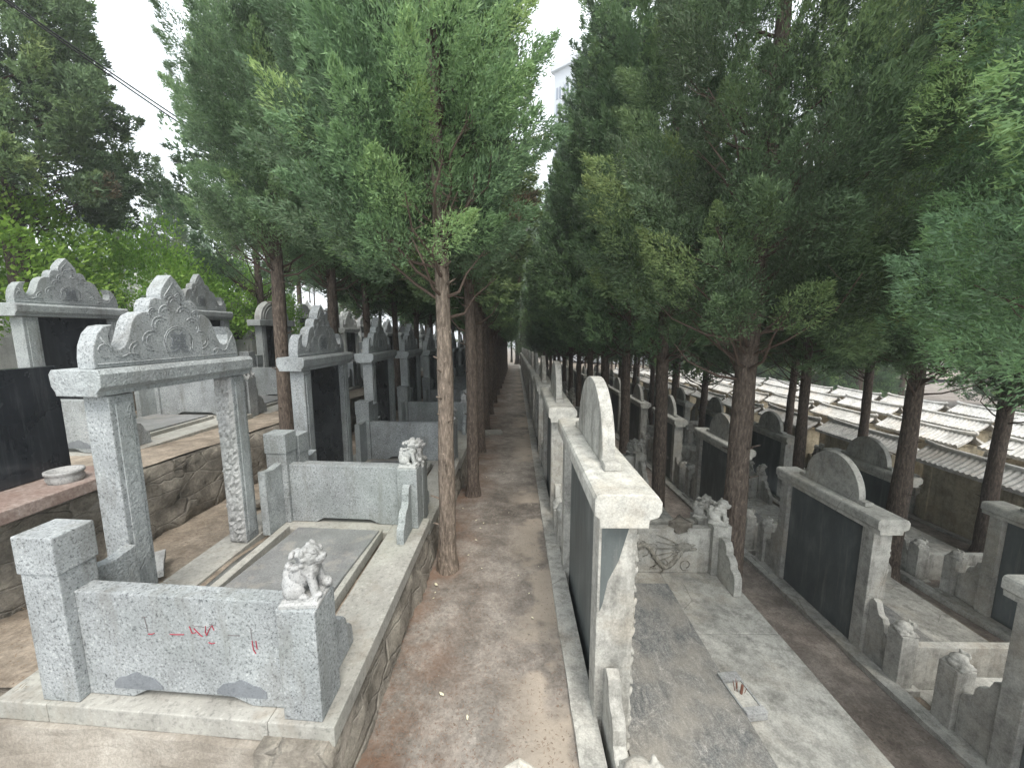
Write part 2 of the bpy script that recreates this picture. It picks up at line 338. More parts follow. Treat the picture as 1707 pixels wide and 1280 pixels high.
# kerb of the right row along the path
b = MB(); b.box(.335, .40, 0, 1, -.3, .035, 0)
kb = None
def kerb(x0, x1, z0, z1, y0, y1, m, label, dy=1.35, name='kerb'):
    r = MB(); y = y0
    n = int((y1 - y0) / .1)
    pts = []
    bm = r.bm; prev = None
    for j in range(n + 1):
        yy = y0 + (y1 - y0) * j / n; w = .006 * fbm(yy * 6, x0); q = [bm.verts.new(p) for p in ((x0 + w, yy, z0 - SL * yy), (x0 + w, yy, z1 - SL * yy), (x1, yy, z1 - SL * yy), (x1, yy, z0 - SL * yy))]
        if prev:
            for i in range(4): bm.faces.new([prev[i], prev[(i + 1) % 4], q[(i + 1) % 4], q[i]])
        else: bm.faces.new(q)
        prev = q
    bm.faces.new(prev[::-1]); bmesh.ops.recalc_face_normals(bm, faces=bm.faces[:])
    return tag(r.build(name, m), label, 'kerb')
b.bm.free()
kerb(.33, .47, -.4, .03, -2, YF, M['lime'], 'thin stone kerb along the right edge of the earth path')
kerb(3.86, 4.02, -1.6, -1.37, -2, YF, M['lime'], 'stone kerb along the right edge of the lower aisle')
kerb(6.3, 6.42, -1.8, -1.54, -2, YF, M['lime'], 'stone kerb behind the third right row')
kerb(8.72, 8.85, -1.9, -1.60, -2, YF, M['lime'], 'stone kerb in front of the tiled tombs')

# ------------------------------------------------------------------ stone lion (one sculpted mesh)
def remeshed(mb, vox, name, rough=0.0, fr=60, smooth_it=0):
    me = mb.mesh(name); o = bpy.data.objects.new(name, me); C.objects.link(o)
    md = o.modifiers.new('r', 'REMESH'); md.mode = 'VOXEL'; md.voxel_size = vox
    if smooth_it: ms = o.modifiers.new('s', 'SMOOTH'); ms.iterations = smooth_it; ms.factor = .5
    dg = bpy.context.evaluated_depsgraph_get(); out = bpy.data.meshes.new_from_object(o.evaluated_get(dg)); out.name = name
    bpy.data.objects.remove(o); bpy.data.meshes.remove(me)
    if rough:
        for v in out.vertices: v.co += v.normal * rough * fbm(v.co.x * fr, v.co.y * fr, v.co.z * fr)
    out.polygons.foreach_set('use_smooth', [True] * len(out.polygons)); return out
def lion_mesh(name, blocky=False):
    """seated guardian lion, faces +x, base centred on the origin, about 0.32 m tall"""
    b = MB(); rnd = random.Random(5)
    b.box(-.09, .09, -.085, .085, 0, .022, 0)
    b.box(-.08, .08, -.075, .075, .02, .035, 0)
    E = lambda c, r, sc=(1, 1, 1), e=None: b.ball(c, r, 2, sc, e)
    from mathutils import Euler
    E((-.045, 0, .085), .062, (1.0, 1.05, 1.0))                    # rump
    E((-.01, 0, .125), .058, (1, 1, 1.25), Euler((0, .35, 0)))      # trunk
    E((.022, 0, .155), .05, (1, 1.1, 1.2))                          # chest
    for s in (-1, 1):
        E((-.03, s * .055, .07), .042, (1.25, .7, 1.0))             # thigh
        E((.012, s * .062, .045), .02, (1.5, .8, .8))               # hind paw
        b.tube([(.04, s * .038, .15), (.055, s * .042, .09), (.062, s * .042, .04)], .021, 8, .017)
        E((.072, s * .042, .045), .019, (1.25, 1, .75))
    E((-.075, 0, .12), .026, (1, 1.2, 1.9))                         # tail
    E((-.07, 0, .165), .022)
    E((.03, 0, .225), .052, (1, 1.05, 1.0))                         # head
    E((.075, 0, .212), .028, (1.1, 1.2, .85)); E((.07, 0, .192), .022, (1.1, 1.2, .7))   # muzzle, jaw
    E((.098, 0, .222), .011, (.8, 1.5, .9))
    for s in (-1, 1):
        E((.068, s * .022, .24), .012); E((.06, s * .03, .252), .012, (1.4, 1, .6))
        E((.015, s * .052, .255), .016, (.8, .6, 1.2))
    if not blocky:
        for i in range(46):                                         # mane curls
            a = rnd.uniform(0, 2 * PI); k = rnd.uniform(-.02, .075)
            E((.02 - k, math.cos(a) * .05 * (1 - k * 4 if k > 0 else 1), .215 + math.sin(a) * .055 - k * .55), .0135)
        for i in range(10): E((.045, rnd.uniform(-.035, .035), rnd.uniform(.13, .17)), .013)
        E((.085, .035, .058), .026)                                 # ball under the paw
    else:
        for i in range(14):
            a = rnd.uniform(0, 2 * PI); k = rnd.uniform(0, .07); E((.02 - k, math.cos(a) * .05, .215 + math.sin(a) * .05 - k * .6), .02)
    return remeshed(b, .0038 if not blocky else .0055, name, .0012, 110)
lion_me = lion_mesh('stone_lion'); lion_me.materials.append(M['granite_pale'])
lion_me2 = lion_mesh('stone_lion_plain', True); lion_me2.materials.append(M['lime'])
def shell_mesh():
    """rounded hooded finial of the low rear posts: a crouching beast seen from behind"""
    from mathutils import Euler
    b = MB(); E = lambda c, r, sc=(1, 1, 1), e=None: b.ball(c, r, 2, sc, e)
    b.box(-.1, .1, -.1, .1, 0, .02, 0)
    E((-.01, 0, .06), .085, (1.05, .95, .75)); E((.07, 0, .09), .05, (1, 1, .8)); E((-.07, 0, .04), .05, (1, 1.2, .7)); E((.1, 0, .085), .025)
    for s in (-1, 1): E((.05, s * .07, .03), .03, (1.2, .8, .8)); E((-.05, s * .07, .03), .032, (1.3, .8, .8)); E((.06, s * .035, .125), .016)
    return remeshed(b, .008, 'crouching_beast', .002, 50)
shell_me = shell_mesh(); shell_me.materials.append(M['lime'])

# ------------------------------------------------------------------ left granite tomb
PED = [(0, 1), (.05, .955), (.11, .885), (.155, .825), (.18, .76), (.175, .715), (.25, .725), (.31, .695), (.345, .63), (.355, .565), (.43, .56), (.51, .52), (.56, .45),
       (.595, .36), (.63, .27), (.675, .20), (.73, .175), (.785, .19), (.82, .24), (.825, .31), (.775, .42), (.86, .405), (.93, .335), (.98, .22), (1.0, .10), (1.0, 0)]
def ped_outline(w, h, z): return [(u * w, z + v * h) for u, v in PED] + [(-u * w, z + v * h) for u, v in PED[::-1][:-1]]
def arcs(b, cy, cz, r, a0, a1, x, rad=.0035, n=12, ry=1.0):
    b.tube([(x, cy + r * ry * math.cos(a0 + (a1 - a0) * i / n), cz + r * math.sin(a0 + (a1 - a0) * i / n)) for i in range(n + 1)], rad, 5)
def char_mesh(ch, size, name):
    cu = bpy.data.curves.new(name, 'FONT'); cu.body = ch; cu.size = size; cu.align_x = 'CENTER'; cu.align_y = 'CENTER'; cu.extrude = .003
    o = bpy.data.objects.new(name, cu); C.objects.link(o); dg = bpy.context.evaluated_depsgraph_get()
    me = bpy.data.meshes.new_from_object(o.evaluated_get(dg)); bpy.data.objects.remove(o); return me
def left_tomb(stele=True, arched=False, writing=False, full=True, pale=False):
    global SHEAR
    if pale:
        keep = M['granite'], M['granite_carved']; M['granite'] = M['white_marble']; M['granite_carved'] = M['white_marble']
        t = left_tomb(stele, arched, writing, full); M['granite'], M['granite_carved'] = keep; return t
    SHEAR = 0.068
    t = empty('granite_tomb')
    b = MB()                                                     # coping ring the plot stands on
    b.box(-.30, .03, -1.02, 1.02, -.105, 0, .006); b.box(-1.46, -.302, -1.02, -.72, -.105, -.001, .006); b.box(-1.46, -.302, .72, 1.02, -.105, -.001, .006)
    b.box(-1.75, -1.462, -1.02, -.72, -.105, -.003, .006); b.box(-1.75, -1.462, -.715, 1.02, -.105, -.003, .006)
    b.build('coping', M['coping'], t)
    for s in (-1, 1):
        y0, y1 = sorted((s * 1.0, s * .81))
        p = MB().box(-.225, -.035, y0, y1, 0.001, .575, .006).build('corner_post', M['granite'], t)
        l = link('stone_lion', lion_me, None, p); l.location = (-.125, (y0 + y1) / 2 + .011, .574); l.rotation_euler = (0, 0, R(4 if s < 0 else -6)); l.scale = (1, 1, .98)
        y0, y1 = sorted((s * 1.0, s * .83))
        b = MB(); b.box(-1.50, -1.30, y0, y1, 0.001, .69, .006); b.box(-1.508, -1.292, y0 - .008, y1 + .008, .688, .88, .007)
        b.build('rear_post', M['granite'], t)
        a0, a1 = sorted((s * .95, s * .86))
        out = [(-1.299, .003), (-1.06, .003), (-1.02, .035), (-.50, .035), (-.45, .003), (-.226, .003), (-.226, .575), (-.226, .575), (-1.299, .575)]
        out = [(-1.299, .003), (-1.06, .003), (-.98, .045), (-.52, .045), (-.42, .003), (-.227, .003), (-.227, .572), (-1.299, .572)]
        w = MB().prism(out, a0, a1, 'xz', .006).build('side_wall', M['granite'], t)
        if full and s < 0:
            for (cx, sx) in ((-1.02, 1), (-.47, -1)):              # smooth worn scallops at the foot of the panel
                q = [(cx - sx * .13, .05)] + [(cx + sx * (-.13 + .26 * i / 8), .085 + .055 * math.sin(PI * i / 8) + .008 * math.sin(i * 2.1)) for i in range(9)] + [(cx + sx * .13, .06), (cx + sx * .04, .05)]
                MB().prism(q, -.9535, -.94, 'xz').build('smooth_patch', M['granite_dark'], w)
        MB().prism([(s * .83, 0.002), (s * .83, .60), (s * .70, .58), (s * .585, .60), (s * .585, 0.002)], -1.42, -1.35, 'yz', .004).build('link_panel', M['granite_carved'], t)
        SHEAR = .098; y0, y1 = sorted((s * .56, s * .41))
        MB().box(-1.64, -1.475, y0, y1, 0.001, 1.468, .007).build('pillar', M['granite'], t)
        MB().box(-1.4755, -1.466, y0 + .03, y1 - .03, .06, 1.42, .003).build('carved_strip', M['granite_carved'], t)
        SHEAR = .068
        prof = [(.80, .003), (.80, .43), (.77, .45), (.735, .43), (.715, .38), (.71, .31), (.68, .27), (.63, .255), (.60, .22), (.585, .165), (.56, .155), (.535, .125), (.525, .07), (.525, .003)]
        MB().prism([(s * a, c) for a, c in prof], -.155, -.09, 'yz', .004).build('wing_stone', M['granite'], t)
    SHEAR = .098
    if not arched:
        b = MB()
        prof = [(-1.72, 1.475), (-1.46, 1.475), (-1.455, 1.50), (-1.425, 1.53), (-1.42, 1.60), (-1.44, 1.625), (-1.73, 1.625), (-1.75, 1.60), (-1.745, 1.53), (-1.725, 1.50)]
        b.prism(prof, -.63, .62, 'xz', .006); lt = b.build('lintel', M['granite_carved'], t)
        b = MB(); b.prism(ped_outline(.57, .60, 1.627), -1.63, -1.52, 'yz', .006); pd = b.build('pediment', M['granite'], t)
        b = MB(); x = -1.519; z = 1.627                          # carved lotus petals round the character
        arcs(b, 0, z + .13, .105, R(-40), R(220), x); arcs(b, 0, z + .13, .118, R(-42), R(222), x, .003)
        for k, (cy, cz, r) in enumerate([(.13, .25, .06), (-.13, .25, .06), (.20, .15, .065), (-.20, .15, .065), (.07, .33, .06), (-.07, .33, .06), (0, .40, .055), (.30, .09, .06), (-.30, .09, .06), (.17, .33, .035), (-.17, .33, .035), (.04, .44, .035), (-.04, .44, .035)]):
            an = math.atan2(cz - .13, cy); arcs(b, cy, z + cz, r, an - 1.7, an + 1.7, x); arcs(b, cy, z + cz, r * .62, an - 1.5, an + 1.5, x, .0035)
        for s in (-1, 1): b.tube([(x, s * (.30 + .22 * i / 8), z + .06 + .02 * math.sin(i) + .10 * (i / 8) ** 3) for i in range(9)], .005, 5); arcs(b, s * .50, z + .10, .04, 0, 5, x, .004)
        b.tube([(x, -.05, z + .40), (x, -.06, z + .47), (x, 0, z + .545), (x, .06, z + .47), (x, .05, z + .40)], .004, 5)
        b.tube([(x, -.55, z + .025), (x, .55, z + .025)], .004, 5)
        b.build('lotus_carving', M['granite'], pd, True)
        if full:
            me = char_mesh('\u5960', .155, 'carved_character')
            for v in me.vertices: v.co = Vector((x + v.co.z + .001, v.co.x, z + .125 + v.co.y)); v.co.y += -SHEAR * v.co.x
            link('carved_character', me, M['granite_dark'], pd)
    else:
        MB().box(-1.74, -1.43, -.66, .66, 1.47, 1.60, .012).build('lintel', M['granite_carved'], t)
        n = 16; q = [(.52 * math.cos(PI * i / n), 1.602 + .42 * math.sin(PI * i / n)) for i in range(n + 1)]
        pd = MB().prism(q, -1.66, -1.5, 'yz', .01).build('pediment', M['granite_pale'], t)
        b = MB(); [arcs(b, 0, 1.602, r, 0, PI, -1.498, .009, 16, 1.22) for r in (.37, .30)]; arcs(b, 0, 1.72, .09, 0, 6.3, -1.498, .01); b.build('lotus_carving', M['granite_pale'], pd, True)
    if stele:
        MB().box(-1.60, -1.54, -.403, .403, .002, 1.47, .004).build('stele', M['black'], t)
        MB().box(-1.53, -1.49, -.40, .40, .0025, .11, .006).build('stele_foot', M['granite'], t)
    SHEAR = .068
    g = MB(); g.prism([(-1.22, -.66), (-.42, -.66), (-.36, .66), (-1.12, .66)] if not stele else [(-1.22, -.66), (-.40, -.66), (-.40, .66), (-1.22, .66)], -.05, .055, 'xy', .008); g.build('grave_slab', M['granite_slab'], t)
    g = MB(); g.box(-.39, -.345, -.71, .71, -.05, .035, .005); g.build('slab_border', M['coping'], t); MB().box(-1.31, -1.24, -.71, .71, -.05, .035, .005).build('slab_border', M['coping'], t)
    if writing:
        SHEAR = .098; mb = MB(); bm_ = mb.bm; gr = []
        for i in range(9):
            gr.append([bm_.verts.new((-1.636 + .157 * i / 8, .409 - .018 * (0 < i < 8 and 0 < j < 60) * (.9 + fbm(i * .9, j * .55, 2) + .8 * fbm(i * 2.1, j * 1.4, 7)), .003 + 1.46 * j / 60)) for j in range(61)])
        for i in range(8):
            for j in range(60): bm_.faces.new([gr[i][j], gr[i + 1][j], gr[i + 1][j + 1], gr[i][j + 1]])
        mb.build('rough_face', M['granite_pale'], t); SHEAR = .068
        wl = [c for c in t.children if c.name.startswith('side_wall')][0]
        def stroke(pts, r, nm, m): MB().tube([(x, -.9525, z) for x, z in pts], r, 5).build(nm, m, wl)
        # half-worn brushed marks as the photo shows them
        def U(px): return -1.289 + (px - 95) / 385 * 1.06
        def V(py): return .572 - (py - 1003) / 185 * .57
        T = lambda *p: [(U(a), V(c)) for a, c in p]
        for q in (T((226, 1070), (233, 1070), (238, 1068)), T((268, 1068), (280, 1068), (295, 1067)), T((307, 1052), (311, 1064), (318, 1062)), T((315, 1055), (327, 1067), (330, 1068)), T((338, 1050), (336, 1060), (338, 1066)), T((338, 1066), (344, 1055), (350, 1048), (353, 1056)), T((340, 1078), (346, 1080), (352, 1078)), T((422, 1070), (423, 1086), (427, 1092)), T((429, 1070), (430, 1084))):
            stroke(q, .0022, 'red_brush_mark', M['red'])
        for q in (T((218, 1041), (228, 1040)), T((223, 1041), (226, 1068)), T((422, 1048), (422, 1068)), T((378, 1063), (400, 1063)), T((312, 1050), (335, 1052)), T((345, 1046), (358, 1048))):
            stroke(q, .0012, 'worn_ink_mark', M['ink'])
    SHEAR = 0
    return t
LT = {}
LT['open'] = left_tomb(stele=False, writing=True); LT['std'] = left_tomb(); LT['arch'] = left_tomb(arched=True, full=False); LT['pale'] = left_tomb(full=False, pale=True); LT['palearch'] = left_tomb(arched=True, full=False, pale=True)
used = set()
def place(proto_key, protos, loc, rz, label, cat, group):
    o = protos[proto_key]
    if proto_key in used: o = copy_tree(o)
    used.add(proto_key); o.location = loc; o.rotation_euler = (0, 0, rz); tag(o, label, cat, group); return o
rnd = random.Random(3)
NL = 15
for k in range(NL):
    y = 2.58 + 2.05 * k; key = 'open' if k == 0 else 'std'
    lab = 'nearest granite tomb left of the path, empty portal with peaked pediment and red marks' if k == 0 else f'{ORD[k]} granite tomb along the left of the path, black stele under a peaked pediment'
    place(key, LT, (-.88, y, .42 - SL * y), R(rnd.uniform(-.6, .6)) if k else 0, lab, 'tomb', 'granite tombs in the row left of the path')
rows = [(-4.08, 1.08, 4.75, 'second', ['std', 'std', 'arch', 'std', 'pale', 'std']), (-7.2, 1.70, 5.6, 'third', ['palearch', 'std', 'pale', 'palearch', 'pale']), (-10.4, 2.33, 5.2, 'fourth', ['pale', 'palearch', 'pale', 'pale']), (-13.9, 3.22, 10.2, 'fifth', ['pale', 'pale', 'palearch'])]
for (x, z, y0, rn, pat) in rows:
    for k in range(14 if rn != 'second' else 14):
        y = y0 + 2.05 * k; key = pat[k % len(pat)]
        if rn == 'second' and k == 0: pass
        o = place(key, LT, (x, y, z - SL * y), R(rnd.uniform(-1.2, 1.2)), f'{ORD[k]} tomb in the {rn} row up the left slope, ' + ('arched top' if 'arch' in key else 'peaked top'), 'tomb', f'granite tombs in the {rn} row up the left slope')
        s = rnd.uniform(.95, 1.06); o.scale = (1, 1, s)

# ------------------------------------------------------------------ right limestone tomb
def right_tomb(far=False):
    t = empty('limestone_tomb')
    b = MB(); b.box(1.12, 1.835, -1.3, .28, -.1, 0.0, .01); b.box(1.12, 1.835, .285, 1.3, -.1, -.003, .01)
    b.box(.242, 1.118, -1.6, -.885, -.1, -.003, .006); b.box(.242, 1.118, .885, 1.3, -.1, -.003, .006)
    b.build('paving', M['lime'], t)
    MB().box(-.05, .238, -1.3, 1.3, -.12, .06, .008).build('plinth', M['lime'], t)
    MB().box(.06, .125, -.64, .64, .062, 1.585, .004).build('stele', M['slate'], t)
    for s in (-1, 1):
        y0, y1 = sorted((s * .645, s * .80))
        MB().box(0, .205, y0, y1, .062, 1.588, .007).build('pillar', M['lime'], t)
        b = MB()
        for i in range(15):                                       # climbing vine carved down the front edge of each pillar
            z = .15 + i * .094; b.ball((.203, s * .775 + .008 * math.sin(i * 2.4), z), .022, 2, (.8, .9, 1.9), None if False else __import__('mathutils').Euler((0, .5 * (-1) ** i, 0)))
        b.tube([(.212, s * .765 + .02 * math.sin(i * 1.2), .12 + i * .062) for i in range(23)], .009, 5)
        b.build('vine_carving', M['lime'], t, True)
        y0, y1 = sorted((s * 1.27, s * 1.10))
        p = MB().box(.0, .17, y0, y1, .062, .66, .007).build('rear_post', M['lime'], t)
        f = link('crouching_beast', shell_me, None, p); f.location = (.09, (y0 + y1) / 2, .658); f.scale = (.85, .85, 1.0); f.rotation_euler = (0, 0, R(10 * s))
        prof = [(.802, .062), (.802, .76), (.84, .80), (.885, .78), (.91, .70), (.935, .66), (.975, .65), (1.0, .60), (1.01, .52), (1.04, .49), (1.085, .47), (1.098, .42), (1.098, .062)]
        MB().prism([(s * a, c) for a, c in prof], .05, .12, 'yz', .006).build('wing_stone', M['lime'], t)
        y0, y1 = sorted((s * 1.22, s * 1.13))
        w = MB().box(.172, 1.638, y0, y1, .002, .505, .006).build('side_wall', M['lime'], t)
        a = y0 - .004 if s > 0 else y1 + .004
        b = MB(); a0, a1 = sorted((a, a + s * .02)); 
        # cloud-dragon relief on the inner face: recessed panel with flowing raised curves
        rr = random.Random(11 + s)
        body = [(.34 + 1.0 * q / 24, .20 + .13 * math.sin(q * .52 + .6)) for q in range(25)]
        b.tube([(x_, a, z_) for x_, z_ in body], .020, 8, .028)
        for q in range(1, 24, 1):                                     # scale ridges and flames along the body
            x_, z_ = body[q]; sg = 1 if q % 2 else -1; b.tube([(x_, a, z_), (x_ - .03, a, z_ + sg * .05), (x_ - .085, a, z_ + sg * .075)], .010, 5, .003)
        for q in range(16):
            cx = rr.uniform(.32, 1.5); cz = rr.uniform(.07, .45); r0 = rr.uniform(.02, .04)
            b.tube([(cx + r0 * (1 + w_ * .12) * math.cos(w_ * .8 + q), a, cz + r0 * (1 + w_ * .12) * math.sin(w_ * .8 + q)) for w_ in range(9)], .006, 5, .003)
        b.ball((1.36, a, .30), .062, 2, (1.4, .35, .9)); b.ball((1.45, a, .275), .034, 2, (1.6, .4, .6)); b.ball((1.44, a, .32), .03, 2, (1.5, .4, .5)); b.ball((1.35, a - .01, .33), .016, 1)
        for w_ in range(5): b.tube([(1.30, a, .32 - w_ * .02), (1.20, a, .38 - w_ * .05), (1.06, a, .44 - w_ * .08)], .011, 5, .003)
        for lx in (.62, 1.02): b.tube([(lx, a, .2), (lx + .07, a, .12), (lx + .02, a, .07)], .018, 6, .01); [b.tube([(lx + .02, a, .07), (lx + .02 + .04 * f_, a, .04)], .008, 5, .003) for f_ in (-1, 0, 1)]
        b.build('dragon_carving', M['lime_carved'], w, True)
        y0, y1 = sorted((s * 1.28, s * 1.08))
        p = MB().box(1.64, 1.83, y0, y1, .002, .56, .007).build('corner_post', M['lime'], t)
        l = link('stone_lion', lion_me2, None, p); l.location = (1.735, (y0 + y1) / 2, .558); l.rotation_euler = (0, 0, R(-30)); l.scale = (1.05, 1.05, .95)
        prof = [(1.075, .002), (1.075, .44), (1.02, .46), (.965, .45), (.93, .40), (.925, .34), (.885, .335), (.845, .30), (.83, .24), (.79, .23), (.755, .19), (.745, .12), (.745, .002)]
        MB().prism([(s * q[0], q[1]) for q in prof], 1.70, 1.775, 'yz', .006).build('front_wing', M['lime'], t)
    prof = [(-.015, 1.59), (.235, 1.59), (.24, 1.635), (.285, 1.65), (.30, 1.68), (.30, 1.73), (.28, 1.76), (.25, 1.772), (-.01, 1.772), (-.035, 1.762), (-.045, 1.74), (-.045, 1.66), (-.02, 1.64)]
    MB().prism(prof, -.885, .885, 'xz', .006).build('cap', M['lime_pale'] if not far else M['lime'], t)
    n = 20; q = [(.455, 1.775), (.455, 1.80)] + [(.455 * math.cos(PI * i / n), 1.80 + .475 * math.sin(PI * i / n)) for i in range(1, n)] + [(-.455, 1.80), (-.455, 1.775)]
    MB().prism(q, .085, .165, 'yz', .008).build('moon_stone', M['lime'], t)
    [MB().box(.075, .175, min(s * .457, s * .56), max(s * .457, s * .56), 1.773, 1.82, .008).build('moon_foot', M['lime'], t) for s in (-1, 1)]
    MB().box(.245, 1.10, -.88, .88, -.09, .05, .006).build('grave_slab', M['marble'], t)
    return t
RT = {'r': right_tomb()}
NR = 13
root = RT['r']
for k in range(NR):
    y = 2.75 + 2.7 * k
    place('r', RT, (.45, y, -.33 - SL * y), R(rnd.uniform(-.5, .5)) if k else 0, ('nearest' if k == 0 else ORD[k]) + ' half-moon topped limestone tomb along the right of the path' + (', with incense tray' if k == 0 else ''), 'tomb', 'limestone tombs in the row right of the path')
    if k == 0: near_right = RT['r']
for k in range(NR):
    y = 2.08 + 2.75 * k
    o = place('r', RT, (3.99 + .02 * k, y, -1.46 - SL * y + .01 * k), R(rnd.uniform(-.8, .8)), f'{ORD[k]} half-moon topped tomb in the row beyond the lower aisle', 'tomb', 'limestone tombs beyond the lower aisle'); o.scale = (1, .95, .99)
for k in range(NR):
    y = 1.5 + 2.75 * k
    o = place('r', RT, (6.45, y, -1.62 - SL * y), R(rnd.uniform(-.8, .8)), f'{ORD[k]} half-moon topped tomb in the third right row, before the tiled tombs', 'tomb', 'limestone tombs in the third right row'); o.scale = (1, .95, .92)

# ------------------------------------------------------------------ tile-roofed tombs
def tiled_tomb():
    t = empty('tiled_tomb')
    MB().box(.0, .34, -.9, .9, 0, 1.36, .006).build('wall', M['sand'], t)
    for s in (-1, 1):
        y0, y1 = sorted((s * .80, s * .97)); MB().box(-.03, .37, y0, y1, 0, 1.385, .006).build('pillar', M['sand'], t)
        y0, y1 = sorted((s * 1.32, s * 1.14))
        p = MB().box(.05, .23, y0, y1, 0, .62, .006).build('rear_post', M['lime_pale'], t)
        l = link('stone_lion', lion_me2, None, p); l.location = (.14, (y0 + y1) / 2, .62); l.rotation_euler = (0, 0, R(180)); l.scale = (1.15, 1.15, 1.2)
        prof = [(.97, 0), (.97, .60), (1.02, .62), (1.06, .56), (1.10, .52), (1.138, .46), (1.138, 0)]
        MB().prism([(s * a, c) for a, c in prof], .08, .16, 'yz', .006).build('wing_stone', M['sand'], t)
        MB().box(.24, 1.7, min(s * 1.2, s * 1.28), max(s * 1.2, s * 1.28), 0, .5, .006).build('side_wall', M['lime_pale'], t)
        p = MB().box(1.7, 1.88, min(s * 1.14, s * 1.32), max(s * 1.14, s * 1.32), 0, .6, .006).build('corner_post', M['lime_pale'], t)
        l = link('stone_lion', lion_me2, None, p); l.location = (1.79, s * 1.23, .6); l.scale = (1.1, 1.1, 1.1)
    b = MB(); bm = b.bm; ny = 176; nu = 10
    grid = {}
    for side in (-1, 1):
        g = []
        for j in range(ny + 1):
            y = -1.13 + 2.26 * j / ny; col = []
            for i in range(nu + 1):
                u = i / nu; x = .17 + side * (.04 + u * .36); z = 1.64 - .24 * (u ** .8) + .026 * abs(math.sin(j / ny * PI * 22)) + .03 * max(0, abs(y) - .75) ** 2 * 4 * (.4 + .6 * u)
                col.append(bm.verts.new((x, y, z)))
            for i in range(nu + 1): col.append(bm.verts.new((.17 + side * (.04 + (1 - i / nu) * .35), y, 1.60 - .24 * ((1 - i / nu) ** .8) - .02 + .12 * max(0, abs(y) - .75) ** 2)))
            g.append(col)
        n = len(g[0])
        for j in range(ny):
            for i in range(n): bm.faces.new([g[j][i], g[j][(i + 1) % n], g[j + 1][(i + 1) % n], g[j + 1][i]])
        bm.faces.new(g[0]); bm.faces.new(g[-1][::-1])
    bmesh.ops.recalc_face_normals(bm, faces=bm.faces[:])
    rf = b.build('tiled_roof', M['roof'], t, False)
    b = MB(); b.tube([(.17, -1.16 + 2.32 * i / 12, 1.68 + .05 * abs(i / 6 - 1) ** 4) for i in range(13)], .05, 8)
    for s in (-1, 1): b.ball((.17, s * 1.15, 1.74), .055, 1, (.8, 1, 1.1))
    b.build('roof_ridge', M['roof'], rf, True)
    MB().box(-.06, .40, -1.0, 1.0, 1.37, 1.42, .01).build('eave_board', M['sand'], t)
    return t
TT = {'t': tiled_tomb()}
TX = [(8.95, 'fourth', 1.9), (11.3, 'fifth', 2.6), (13.7, 'sixth', 1.6), (16.2, 'seventh', 2.4)]
for (x, rn, y0) in TX:
    for k in range(13):
        y = y0 + 2.66 * k
        o = place('t', TT, (x, y, -1.72 + .02 * (x - 9) * 0 - SL * y), R(rnd.uniform(-.8, .8)), f'{ORD[k]} tile-roofed tomb from the front in the {rn} row on the right', 'tomb', f'tile-roofed tombs in the {rn} right row')
        o.scale = (1, 1, rnd.uniform(.98, 1.03))

# ------------------------------------------------------------------ trees
def crown_mesh(name, H, Rr, nclump, nspray, L, Wd, seed, k=4, lobes=5, low=.5, mat='juniper', cl=(.30, .55), cw=(.15, .26), prof=None):
    g = np.random.default_rng(seed)
    if prof is None: prof = lambda t: np.where(t < .16, low + (1 - low) * (t / .16) ** .7, ((1 - t) / .84) ** .62)
    t = g.random(nclump * 4); keep = g.random(nclump * 4) < prof(t) * .95 + .05; t = t[keep][:nclump]; n = len(t)
    a = g.random(n) * 2 * PI; ph = g.random(6) * 6.28
    lump = 1 + .16 * np.sin(2 * a + ph[0] + t * 7) + .13 * np.sin(lobes * a + ph[1] - t * 13) + .10 * np.sin(t * 31 + ph[2] + a)
    rad = prof(t) * Rr * lump * np.sqrt(g.uniform(.18, 1, n)); c = np.stack([rad * np.cos(a), rad * np.sin(a), t * H], 1)
    out = np.stack([np.cos(a), np.sin(a), np.zeros(n)], 1); upw = (.55 + .9 * t)[:, None]
    ax = out * .8 + np.array([0, 0, 1]) * upw + g.normal(0, .22, (n, 3)); ax /= np.linalg.norm(ax, axis=1, keepdims=True)
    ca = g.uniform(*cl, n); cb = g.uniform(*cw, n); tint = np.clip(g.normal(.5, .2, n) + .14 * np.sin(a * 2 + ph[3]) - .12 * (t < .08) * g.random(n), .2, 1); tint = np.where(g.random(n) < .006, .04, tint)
    # sprays
    m = n * nspray; ci = np.repeat(np.arange(n), nspray); u = g.random(m) ** .8
    pr = g.normal(0, 1, (m, 3)); A = ax[ci]; pr -= (pr * A).sum(1, keepdims=True) * A; pr /= np.linalg.norm(pr, axis=1, keepdims=True) + 1e-9
    wr = np.sin(np.clip(u * .95 + .12, 0, 1) * PI) ** .7 * np.sqrt(g.uniform(.25, 1, m))
    P = c[ci] + A * (u * ca[ci])[:, None] + pr * (wr * cb[ci])[:, None]
    D = A * 1.0 + pr * (.9 * wr)[:, None] + g.normal(0, .25, (m, 3)); D /= np.linalg.norm(D, axis=1, keepdims=True)
    # leaflets
    q = m * k; si = np.repeat(np.arange(m), k); d = D[si] + g.normal(0, .42, (q, 3)); d /= np.linalg.norm(d, axis=1, keepdims=True)
    w = np.cross(d, g.normal(0, 1, (q, 3))); w /= np.linalg.norm(w, axis=1, keepdims=True) + 1e-9
    ll = (L * g.uniform(.6, 1.25, q))[:, None]; ww = (Wd * g.uniform(.7, 1.3, q))[:, None]
    b0 = P[si] + g.normal(0, .018, (q, 3)) - d * ll * .3
    V = np.empty((q, 3, 3)); V[:, 0] = b0 + w * ww * .5 + d * ll * .3; V[:, 1] = b0 - w * ww * .5 + d * ll * .2; V[:, 2] = b0 + d * ll
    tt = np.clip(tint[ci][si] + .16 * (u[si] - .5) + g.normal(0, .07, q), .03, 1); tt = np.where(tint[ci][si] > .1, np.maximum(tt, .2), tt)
    return tri_mesh(name, V.reshape(-1, 3), np.repeat(tt, 3), mat)
